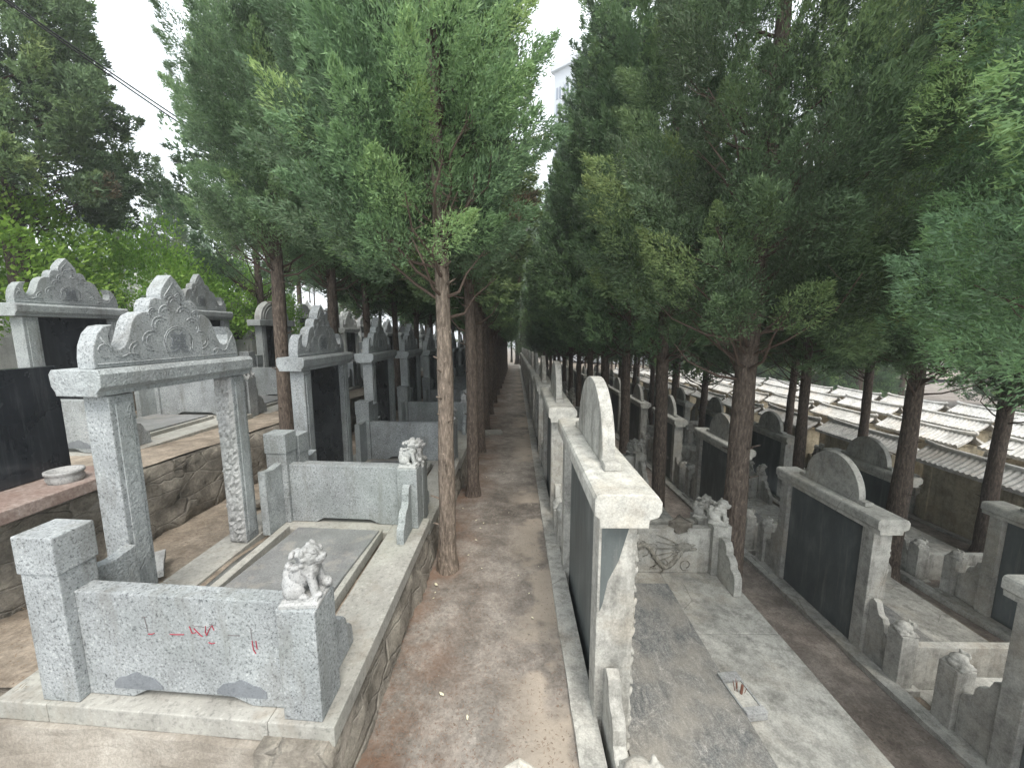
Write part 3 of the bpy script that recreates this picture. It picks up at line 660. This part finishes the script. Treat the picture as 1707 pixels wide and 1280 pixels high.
def tri_mesh(name, V, tint, mat, n=3):
    me = bpy.data.meshes.new(name); nv = len(V); me.vertices.add(nv); me.vertices.foreach_set('co', V.astype(np.float32).ravel())
    me.loops.add(nv); me.loops.foreach_set('vertex_index', np.arange(nv, dtype=np.int32)); me.polygons.add(nv // n)
    me.polygons.foreach_set('loop_start', np.arange(0, nv, n, dtype=np.int32)); me.polygons.foreach_set('loop_total', np.full(nv // n, n, dtype=np.int32))
    at = me.attributes.new('tint', 'FLOAT', 'POINT'); at.data.foreach_set('value', tint.astype(np.float32)); me.update(); me.materials.append(M[mat]); return me
def trunk_mesh(name, H, r, seed, mat='bark', limbs=46, lb=(.28, .85), crownR=1.0, bare=0):
    rd = random.Random(seed); b = MB(); random.seed(seed)
    n = 26; pts = []
    for i in range(n + 1):
        t = i / n; pts.append((.05 * math.sin(t * 5 + seed) * t * 2, .05 * math.cos(t * 4 + seed * 2) * t * 2, -.15 + t * (H + .15)))
    rings = []; bm = b.bm
    for i, p in enumerate(pts):
        t = i / n; rr = r * (1 - .8 * t) * (1 + .35 * math.exp(-(p[2] + .1) * 9)); ring = []
        for k in range(14):
            a = 2 * PI * k / 14; w = rr * (1 + .10 * fbm(math.cos(a) * 2 + seed, math.sin(a) * 2, p[2] * 3) + .07 * rd.uniform(-1, 1)); ring.append(bm.verts.new((p[0] + w * math.cos(a), p[1] + w * math.sin(a), p[2])))
        rings.append(ring)
    for i in range(n):
        for k in range(14): bm.faces.new([rings[i][k], rings[i][(k + 1) % 14], rings[i + 1][(k + 1) % 14], rings[i + 1][k]])
    for i in range(16):                                            # bark stubs and scars
        z = rd.uniform(.4, H * .5); a = rd.uniform(0, 6.28); q = Vector((math.cos(a), math.sin(a), .4)); o = Vector(pts[int((z + .15) / (H + .15) * n)]); o.z = z
        b.tube([o + q * r * .6, o + q * (r * .8 + rd.uniform(.03, .09))], .012, 5, .006)
    tr = b.mesh(name, True); tr.materials.append(M[mat])
    b = MB()
    for i in range(limbs):
        z = H * rd.uniform(*lb) if i > 22 else H * rd.uniform(lb[0] - .03, lb[0] + .17); a = rd.uniform(0, 6.28); o = Vector(pts[min(n, int((z + .15) / (H + .15) * n))]); o.z = z
        Lm = crownR * rd.uniform(.5, .95) * (1 - .6 * max(0, z / H - .3)); d = Vector((math.cos(a), math.sin(a), rd.uniform(.25, .8)))
        p1 = o + d * Lm * .4 + Vector((0, 0, -.03)); p2 = o + d * Lm * .75 + Vector((rd.uniform(-.08, .08), rd.uniform(-.08, .08), .05)); p3 = o + d * Lm + Vector((rd.uniform(-.1, .1), rd.uniform(-.1, .1), .18))
        b.tube([o, p1, p2, p3], .017, 5, .004)
        for j in range(7):                                          # dry side twigs
            s = rd.uniform(.2, .95); q = o.lerp(p3, s); e = Vector((rd.uniform(-1, 1), rd.uniform(-1, 1), rd.uniform(-.5, .8))) * .28 * Lm
            b.tube([q, q + e * .5 + Vector((0, 0, -.02)), q + e], .004, 3, .0015)
    br = b.mesh(name + '_branches', False); br.materials.append(M['twig']); return tr, br
def make_tree(key, H, cb, Rr, r, seed, near=0, mat='bark', lowp=.5, off=0):
    """juniper: bare trunk up to cb, feathery crown above"""
    t = empty('juniper_tree')
    tr, br = trunk_mesh(key + '_trunk', H * .93, r, seed, mat, 52, (cb / H, .8), Rr)
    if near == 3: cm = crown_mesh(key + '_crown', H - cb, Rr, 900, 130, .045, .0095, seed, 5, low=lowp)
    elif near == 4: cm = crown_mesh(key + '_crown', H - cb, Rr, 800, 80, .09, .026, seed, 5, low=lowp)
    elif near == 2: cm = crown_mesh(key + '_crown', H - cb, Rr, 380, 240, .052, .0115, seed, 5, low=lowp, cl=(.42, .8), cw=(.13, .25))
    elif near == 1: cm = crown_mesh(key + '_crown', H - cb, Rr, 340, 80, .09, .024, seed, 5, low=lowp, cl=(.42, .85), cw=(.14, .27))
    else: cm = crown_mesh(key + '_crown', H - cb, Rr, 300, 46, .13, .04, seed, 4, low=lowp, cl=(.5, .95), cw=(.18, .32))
    link('trunk', tr, None, t); link('branches', br, None, t); c = link('crown', cm, None, t); c.location = (off, 0, cb); return t
TR = {'p1': make_tree('p1', 9.5, 2.75, .70, .085, 1, 2, 'bark_pale', off=-.22), 'p2': make_tree('p2', 10.0, 2.7, .74, .09, 2, 1, off=-.25), 'p3': make_tree('p3', 9.6, 2.5, .78, .09, 10, 0, off=-.25),
      'b1': make_tree('b1', 10.5, 2.7, 1.4, .16, 21, 4, lowp=.9), 'n2': make_tree('n2', 10.0, 2.7, .68, .10, 12, 2, off=.2), 'n3': make_tree('n3', 9.8, 3.5, 1.2, .14, 3, 2, lowp=.75), 'n4': make_tree('n4', 9.8, 3.7, 1.6, .14, 13, 3, lowp=.8),
      'a1': make_tree('a1', 10.4, 3.4, 1.25, .12, 15, 1, off=-.35), 'a2': make_tree('a2', 10.4, 3.2, 1.25, .12, 16, 0, off=-.35),
      'm1': make_tree('m1', 9.6, 2.5, 1.15, .09, 4, 1), 'm2': make_tree('m2', 10.6, 3.5, 1.28, .12, 5, 1), 'm3': make_tree('m3', 9.4, 3.4, 1.3, .12, 6, 1, lowp=.75),
      'f1': make_tree('f1', 10.0, 2.6, 1.3, .11, 7, 0), 'f2': make_tree('f2', 11.0, 3.2, 1.3, .13, 8, 0), 'w1': make_tree('w1', 8.0, .9, 1.7, .12, 31, 0, lowp=.85), 'f3': make_tree('f3', 8.6, 2.2, 1.5, .12, 9, 0, lowp=.8)}
tr_rnd = random.Random(17)
def tree(key, x, y, z, label, group, s=1.0, rz=None):
    o = place(key, TR, (x, y, z - SL * y), tr_rnd.uniform(0, 6.28) if rz is None else rz, label, 'tree', group); o.scale = (s, s, s * tr_rnd.uniform(.95, 1.06)); return o
# along the path, at the foot of the low wall
ly = [3.47, 5.3, 7.6, 9.55, 11.9, 14.2, 16.6, 19.0, 21.5, 24.0, 26.5, 29.0, 31.5, 34.0]
for k, y in enumerate(ly):
    tree('p1' if k == 0 else 'p2' if k < 5 else 'p3', [-.66, -.62, -.72, -.76][k] if k < 4 else -.8, y, 0, f'{ORD[k]} slim juniper in the line along the left edge of the path', 'junipers along the left edge of the path', 1, 0)
# behind the first left row
for k, y in enumerate([5.35, 6.9, 8.6, 10.6, 12.7, 15.0, 17.4, 20.0, 22.6, 25.4, 28.5, 32]):
    tree('n2' if k < 2 else ['p3', 'n2', 'p3'][k % 3], -3.28, y, .5, f'{ORD[k]} juniper in the line behind the first row of granite tombs', 'junipers behind the first row of granite tombs', 1.0, tr_rnd.uniform(-.4, .4))
for k, y in enumerate([9.9, 14.0, 18.5, 23, 28]):
    tree(['f1', 'f2', 'm1'][k % 3], -6.5, y, 1.1, f'{ORD[k]} juniper in the line behind the second row of granite tombs', 'junipers behind the second row of granite tombs', .95)
for k, y in enumerate([17.5, 24, 31]):
    tree(['f2', 'f1'][k % 2], -9.7, y, 1.7, f'{ORD[k]} juniper in the line behind the third row of granite tombs', 'junipers behind the third row of granite tombs', .95)
# right side lines
for k, y in enumerate([4.1, 6.35, 8.5, 10.5, 12.6, 14.8, 17, 19.3, 21.7, 24.2, 27, 30, 33]):
    tree('n3' if k == 0 else 'a1' if k < 5 else 'a2', 2.46, y, -1.45, f'{ORD[k]} tall juniper in the line beside the lower aisle', 'junipers beside the lower aisle', 1.02, None if k == 0 else tr_rnd.uniform(-.4, .4))
tree('n4', 3.45, 1.45, -1.45, 'low hanging juniper at the right edge of the picture, nearest the viewer', 'junipers beside the lower aisle', .95, 2.0)
for k, y in enumerate([3.4, 5.85, 8.0, 10.1, 12.3, 14.6, 17, 19.6, 22.3, 25.2, 28.4, 32]):
    tree(['m3', 'n3', 'm2', 'm3'][k] if k < 4 else ['f2', 'f1', 'm3'][k % 3], 6.05, y, -1.6, f'{ORD[k]} juniper in the line behind the second limestone row', 'junipers behind the second limestone row', .97)
for k, y in enumerate([4.2, 6.6, 9.2, 11.7, 14.3, 17, 20, 23, 26.5, 30]):
    tree(['m2', 'f2'][k % 2], 8.45, y, -1.7, f'{ORD[k]} juniper in the line before the tiled tombs', 'junipers before the tiled tombs', .95)
# woods on the right, at the far end and up the hill
wr = random.Random(8); cnt = 0
for i in range(46):
    x = wr.uniform(18.3, 30); y = 3 + i * 1.15 + wr.uniform(-.8, .8)
    o = tree(['w1', 'f2', 'w1'][i % 3], x, y, -2.1, 'dense juniper in the wood beyond the tiled tombs on the right', 'junipers in the wood on the right', wr.uniform(.85, 1.15))
for i in range(34):
    x = -13 + i * 1.05 + wr.uniform(-.4, .4)
    y = 37 + wr.uniform(0, 9)
    o = tree(['f1', 'f2', 'f3'][i % 3], x, y, 2.0 if x < -6 else .3 if x < 0 else -1.7, 'dark juniper in the wood across the far end of the rows', 'junipers across the far end', wr.uniform(.85, 1.1))
for i, (x, y, s_) in enumerate([(1.2, 43, 1.9), (-1.6, 46, 1.8), (3.6, 45, 1.8), (.2, 50, 2.1), (6.5, 48, 1.7), (-5, 49, 1.8)]):
    tree(['f1', 'f2'][i % 2], x, y, 0, 'tall juniper rising beyond the far end of the path', 'tall junipers beyond the path end', s_)
hill = [(-8.0, 6.3, 1.75, 1.0), (-17, 12.5, 4.1, .95), (-15, 17, 3.6, 1), (-18, 21, 4.6, .9), (-14.5, 24, 3.4, 1), (-20, 28, 5.2, 1), (-15.5, 30, 3.8, 1), (-22, 18, 5.7, .9), (-25, 25, 6.4, 1), (-14.0, 34, 3.2, 1), (-19, 36, 5.0, 1), (-27, 34, 7, 1)]
for i, (x, y, z, s) in enumerate(hill):
    tree('b1' if i == 0 else ['f1', 'f3', 'f1', 'f2'][i % 4], x, y, z + (SL * y if i else 0) - .15, 'dark wide juniper above the bright shrub at the left edge' if i == 0 else 'pale green juniper standing on the wooded hillside at the left', 'junipers on the left hillside', s * (1.0 if i == 0 else .52))
for i in range(34):
    x = -15 - wr.uniform(0, 22); y = 9 + i * 1.1 + wr.uniform(-.8, .8)
    tree(['f3', 'f1', 'f2'][i % 3], x, y, 2.85 + (-13 - x) * .177 - .2, 'pale green juniper standing on the wooded hillside at the left', 'junipers on the left hillside', wr.uniform(.42, .6))
# bright broad-leaved shrubs
def shrub_mesh(name, Rx, H, n, seed, L=.085):
    g = np.random.default_rng(seed); nc = n // 60; th = g.random(nc) * 6.28; ph = np.arccos(g.uniform(-.15, 1, nc)); rr = g.uniform(.7, 1.05, nc) * (1 + .15 * np.sin(th * 3 + ph * 4))
    c = np.stack([Rx * rr * np.sin(ph) * np.cos(th), Rx * rr * np.sin(ph) * np.sin(th), H * (.35 + .62 * rr * np.cos(ph))], 1); ci = np.repeat(np.arange(nc), 60); m = len(ci)
    P = c[ci] + g.normal(0, .12, (m, 3)); d = c[ci] - np.array([0, 0, H * .3]); d /= np.linalg.norm(d, axis=1, keepdims=True); d = d * .7 + np.array([0, 0, .5]) + g.normal(0, .5, (m, 3)); d /= np.linalg.norm(d, axis=1, keepdims=True)
    w = np.cross(d, g.normal(0, 1, (m, 3))); w /= np.linalg.norm(w, axis=1, keepdims=True); ll = (L * g.uniform(.6, 1.2, m))[:, None]
    V = np.empty((m, 4, 3)); V[:, 0] = P; V[:, 1] = P + d * ll * .5 + w * ll * .24; V[:, 2] = P + d * ll; V[:, 3] = P + d * ll * .5 - w * ll * .24
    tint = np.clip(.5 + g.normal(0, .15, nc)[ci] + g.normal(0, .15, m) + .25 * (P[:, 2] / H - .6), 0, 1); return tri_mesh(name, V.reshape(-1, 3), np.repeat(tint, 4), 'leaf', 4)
shr = [(-8.6, 5.0, 1.72, 2.1, 3.5, 'large bright green shrub behind the second row, left edge'), (-8.1, 8.2, 1.70, 1.8, 2.8, 'bright green shrub between the large shrub and the arched tomb'), (-8.6, 11.4, 1.70, 1.9, 2.9, 'farthest bright green shrub on the left slope'), (-11.5, 4.4, 2.4, 2.2, 2.1, 'bright green shrub highest on the slope at the left edge')]
for i, (x, y, z, rx, h, lab) in enumerate(shr):
    t = empty('leafy_shrub', (x, y, z - SL * y)); tag(t, lab, 'shrub', 'bright green shrubs')
    link('foliage', shrub_mesh('foliage', rx, h, int(26000 * (rx / 2.1) ** 2), 40 + i), None, t)
    b = MB(); rd = random.Random(i)
    for j in range(12):
        a = rd.uniform(0, 6.28); b.tube([(0, 0, -.1), (math.cos(a) * rx * .3, math.sin(a) * rx * .3, h * .35), (math.cos(a) * rx * .75, math.sin(a) * rx * .75, h * rd.uniform(.5, .85))], .035, 6, .01)
    b.build('stems', M['bark'], t, True)

# ------------------------------------------------------------------ tower block
tb = empty('tower_block', (0, 0, 0)); tag(tb, 'tall white tower block with rows of narrow windows between the trees', 'building')
P0 = Vector((6.1, 70, -2)); dirv = Vector((.79, -.62, 0)); nv = Vector((-.62, -.79, 0)); Hb = 44.5; Lb = 30
def P_(u, d, z): q = P0 + dirv * u - nv * d; return Vector((q.x, q.y, z))
def bbox(mb, u0, u1, d0, d1, z0, z1):
    vs = [mb.bm.verts.new(P_(u, d, z)) for u in (u0, u1) for d in (d0, d1) for z in (z0, z1)]
    for f in [(0, 1, 3, 2), (4, 6, 7, 5), (0, 4, 5, 1), (2, 3, 7, 6), (0, 2, 6, 4), (1, 5, 7, 3)]: mb.bm.faces.new([vs[i] for i in f])
b = MB(); bbox(b, 0, Lb, .3, 16, -3, Hb); bmesh.ops.recalc_face_normals(b.bm, faces=b.bm.faces[:]); b.build('wall', M['white'], tb)
b = MB(); bbox(b, -.4, Lb + .4, -.3, 16.4, Hb + .01, Hb + 1.1); bmesh.ops.recalc_face_normals(b.bm, faces=b.bm.faces[:]); b.build('roof_parapet', M['white'], tb)
for k in range(9):
    b = MB(); u = .5 + k * 1.5; bbox(b, u + 1.08, u + 1.3, .02, .29, 4, Hb - 2.0); bmesh.ops.recalc_face_normals(b.bm, faces=b.bm.faces[:]); b.build('pilaster', M['white'], tb)
for fl in range(12):
    for k in range(8):
        for q in (0, .55):
            if (k + fl) > 17: continue
            u = .5 + k * 1.5 + q; z = Hb - 4.2 - fl * 2.5; b = MB(); bbox(b, u, u + .32, .2, .31, z, z + 1.7); bmesh.ops.recalc_face_normals(b.bm, faces=b.bm.faces[:])
            if len([c for c in tb.children if c.name.startswith('window')]) < 96: b.build('window', M['glass'], tb)

# ------------------------------------------------------------------ thin air haze, one closed box round everything but the sky
hm = bpy.data.materials.new('haze_air'); hm.use_nodes = True; ht = hm.node_tree; ht.nodes.clear()
ho = ht.nodes.new('ShaderNodeOutputMaterial'); hv = ht.nodes.new('ShaderNodeVolumePrincipled'); hv.inputs['Color'].default_value = (.93, .97, 1, 1); hv.inputs['Density'].default_value = .0034; hv.inputs['Anisotropy'].default_value = .2
ht.links.new(hv.outputs[0], ho.inputs['Volume'])
b = MB(); b.box(-125, 215, -12, 410, -25, 62, 0); hz = b.build('haze', hm); hz['kind'] = 'stuff'

# ------------------------------------------------------------------ small things
def px(x, y, z):
    """a point seen at photo pixel x, y and lying z metres from the lens plane"""
    c = cam.matrix_world if False else Matrix.Translation(cam.location) @ cam.rotation_euler.to_matrix().to_4x4()
    return c @ Vector(((x - 853.5) / 641 * z, -(y - 640) / 641 * z, -z))
for i, (d0, d1) in enumerate((((0, 0, 0), (0, 0, 0)), ((.02, 0, -.012), (.0, .0, -.11)))):
    A = Vector((-5.82, 3.35, 6.08)) + Vector(d0); B = Vector((-3.34, 7.8, 4.33)) + Vector(d1)
    b = MB(); b.tube([A.lerp(B, k / 24) + Vector((0, 0, -.35 * 4 * (k / 24) * (1 - k / 24) * .5)) for k in range(25)], .009, 6)
    tag(b.build('overhead_cable', M['cable'], None, True), ['upper', 'lower'][i] + ' black cable hanging across the sky at the upper left', 'cable')
# black plaque with slab and incense bowl on the second terrace
t = empty('leaning_plaque', (-3.72, 2.4, 1.05 - SL * 2.4)); tag(t, 'wide black polished plaque on a reddish slab at the left edge', 'plaque')
MB().box(-.05, .05, -.9, .62, .075, .93, .005).build('plaque', M['black'], t)
b = MB(); b.box(-.25, .46, -1.1, .72, -.02, .07, .008); b.build('foot_slab', M['redgr'], t)
b = MB(); b.lathe([(.105, 0), (.12, .015), (.135, .05), (.125, .075), (.14, .085), (.14, .105), (.115, .105), (.105, .07), (.02, .06)], 28)
o = b.build('incense_bowl', M['granite_pale'], None, True); o.location = (-3.44, 2.78, 1.12 - SL * 2.78); o.scale = (.78, .78, 1.0); tag(o, 'round stone incense bowl on the slab before the black plaque', 'bowl')
# incense tray on the nearest right plot
t = empty('incense_tray', (1.60, 2.42, -.33 - SL * 2.42), R(7)); tag(t, 'small stone incense tray with burnt sticks on the right coping', 'tray')
b = MB(); b.box(-.075, .075, -.16, .16, 0, .035, .004); b.box(-.075, .075, .09, .16, .036, .062, .004); b.box(-.075, .075, -.16, -.11, .036, .062, .004); b.box(-.075, -.062, -.108, .088, .036, .052, .002); b.box(.062, .075, -.108, .088, .036, .052, .002)
b.build('tray', M['granite_pale'], t); MB().box(-.06, .06, -.107, .087, .0365, .042, 0).build('ash', M['lime_pale'], t)
b = MB()
for i in range(5): x = random.uniform(-.03, .03); y = random.uniform(-.05, .05); b.tube([(x, y, .04), (x * 1.5, y * 1.2, .075 + random.random() * .05)], .0025, 4)
b.tube([(0, 0, .04), (.004, 0, .11)], .009, 6); b.build('incense_stick', M['stick'], t)
# loose stones
def rock(name, loc, size, m, label, cat, seed, rz=0, flat=False):
    b = MB(); b.box(-size[0] / 2, size[0] / 2, -size[1] / 2, size[1] / 2, 0, size[2], 0); bm = b.bm
    bmesh.ops.subdivide_edges(bm, edges=bm.edges[:], cuts=4, use_grid_fill=True)
    for v in bm.verts:
        q = v.co * 9; a = .10 * min(size) if flat else .22 * min(size[:2])
        v.co += Vector((fbm(q.x, q.y, q.z + seed), fbm(q.y, q.z, q.x + seed), .5 * fbm(q.z, q.x, q.y + seed))) * a
    o = b.build(name, m, None, not flat); o.location = (loc[0], loc[1], loc[2]); o.rotation_euler = (0, 0, rz); return tag(o, label, cat)
rock('loose_stone', (1.78, 3.93, .185 - SL * 4), (.20, .15, .10), M['rubble'], 'loose dark stone lying on top of the carved side walls', 'stone', 3, .5)
rock('flat_stone', (-.55, 9.2, .0 - SL * 9.2), (.42, .32, .06), M['coping'], 'flat stone slab at the foot of a tree beside the path', 'stone', 4, .2, True)
rock('broken_slab', (-2.95, 2.6, .46 - SL * 3), (.52, .36, .05), M['granite_pale'], 'broken pale slab lying beside the empty portal', 'slab', 5, .7, True)
rock('broken_block', (-2.95, 2.62, .39 - SL * 3), (.42, .28, .075), M['coping'], 'rough block under the broken pale slab', 'stone', 6, .5, True)
rock('loose_stone', (-2.45, 3.35, .40 - SL * 3.3), (.16, .13, .09), M['coping'], 'small loose stone on the dirt behind the near pillar', 'stone', 7, .3)
rock('loose_stone', (-2.9, 4.0, .40 - SL * 4), (.18, .12, .05), M['rubble'], 'flat chip of stone on the dirt seen through the empty portal', 'stone', 8, .3)
# pale peaked post top just under the viewer
t = MB(); t.prism([(-.08, 0), (.08, 0), (.08, .69), (0, .745), (-.08, .69)], .80, 1.0, 'xz', .01); o = t.build('peaked_post', M['lime_pale']); o.location = (.015, .12, 0); tag(o, 'pale peaked post top at the bottom centre of the picture', 'post')
def scatter(name, m, n, f, L, wd, seed, label):
    g = np.random.default_rng(seed); V = np.empty((n, 3, 3)); cnt = 0
    for i in range(n):
        x, y, z = f(g); a = g.uniform(0, 6.28); l = L * g.uniform(.5, 1.3); d = np.array([math.cos(a), math.sin(a), g.uniform(-.1, .25)]); w = np.array([-math.sin(a), math.cos(a), 0]) * wd
        p = np.array([x, y, z]); V[i] = [p - w, p + w, p + d * l]
    me = tri_mesh(name, V.reshape(-1, 3), np.repeat(g.random(n), 3), 'litter'); me.materials.clear(); me.materials.append(m); return tag(link(name, me, None), label, 'litter', None, 'stuff')
def on_path(g):
    y = 1.5 + 11 * g.random() ** 1.6; x = -.84 + (1.2 * g.random() ** 2.6 if g.random() < .93 else 1.15 * g.random()); return x, y, .006 - SL * y + .022 * fbm(x * 2.2, y * 2.2, 0)
scatter('needle_litter', NT('rusty_needles').fin((.20, .12, .08), .9), 9000, on_path, .02, .0015, 5, 'rusty dry needles scattered over the left side of the earth path')
def on_dirt(g): x = g.uniform(-3.3, -2.5); y = g.uniform(1.7, 9); return x, y, .40 - SL * y + .02
scatter('dry_litter', NT('dry_straw').fin((.20, .15, .10), .9), 2500, on_dirt, .03, .0022, 6, 'dry twigs and needles on the dirt behind the portals')
def on_aisle(g): x = g.uniform(2.3, 3.85); y = 1.5 + 12 * g.random(); return x, y, -1.415 - SL * y
scatter('aisle_litter', NT('dark_needles').fin((.10, .075, .055), .9), 5000, on_aisle, .026, .002, 7, 'dark needles strewn along the lower aisle')
def pebble(g): x = g.uniform(-.8, .3); y = 1.6 + 8 * g.random() ** 1.4; return x, y, -SL * y + .022 * fbm(x * 2.2, y * 2.2, 0)
b = MB(); gg = np.random.default_rng(9)
for i in range(420): x, y, z = pebble(gg); b.ball((x, y, z), .0025 + .006 * gg.random() ** 3, 1, (1.2, 1, .6))
tag(b.build('path_grit', M['rubble']), 'small grit and pebbles over the earth path', 'grit', None, 'stuff')
# pale fallen leaves, individually visible on the earth
lr = random.Random(4)
for i in range(26):
    x = lr.uniform(-.8, .25); y = lr.uniform(1.9, 6.5); s = lr.uniform(.004, .009) * (1.9 if i < 4 else 1)
    if i < 4: x, y = [(-.46, 2.1), (.0 - .28, 1.95), (-.72, 3.2), (-.70, 3.0)][i]
    b = MB(); b.ball((0, 0, .006), s, 1, (1.7, .8, .35)); b.bm.verts.ensure_lookup_table()
    for v in b.bm.verts: v.co += Vector((lr.uniform(-1, 1), lr.uniform(-1, 1), lr.uniform(-.3, .6))) * s * .35
    o = b.build('fallen_leaf', M['litter']); o.location = (x, y, .012 + .022 * fbm(x * 2.2, y * 2.2, 0) - SL * y); o.rotation_euler = (lr.uniform(-.2, .2), lr.uniform(-.2, .2), lr.uniform(0, 6))
    tag(o, 'pale fallen leaf lying on the brown earth path', 'leaf', 'fallen leaves on the path')
mb = MB(); mb.prism([(.015, 1.06), (.03, 1.10), (.055, 1.24), (.11, 1.36), (.165, 1.57), (.015, 1.57)], -.8035, -.799, 'xz')
mb.build('smooth_patch', M['slate'], near_right)
# the nearest right plot reaches further towards the viewer than the others
for c in near_right.children:
    me0 = c.data; ys = [v.co.y for v in me0.vertices] if me0 else [0]
    n = c.name.split('.')[0]
    if max(ys) < 0:
        if n in ('side_wall', 'corner_post'): c.location.y -= .34
        if n == 'front_wing': c.location.y -= .34
        if n == 'rear_post': c.location.y -= .16
        if n == 'wing_stone': c.scale.y = 1.12; c.location.y += .09; c.scale.z = .94
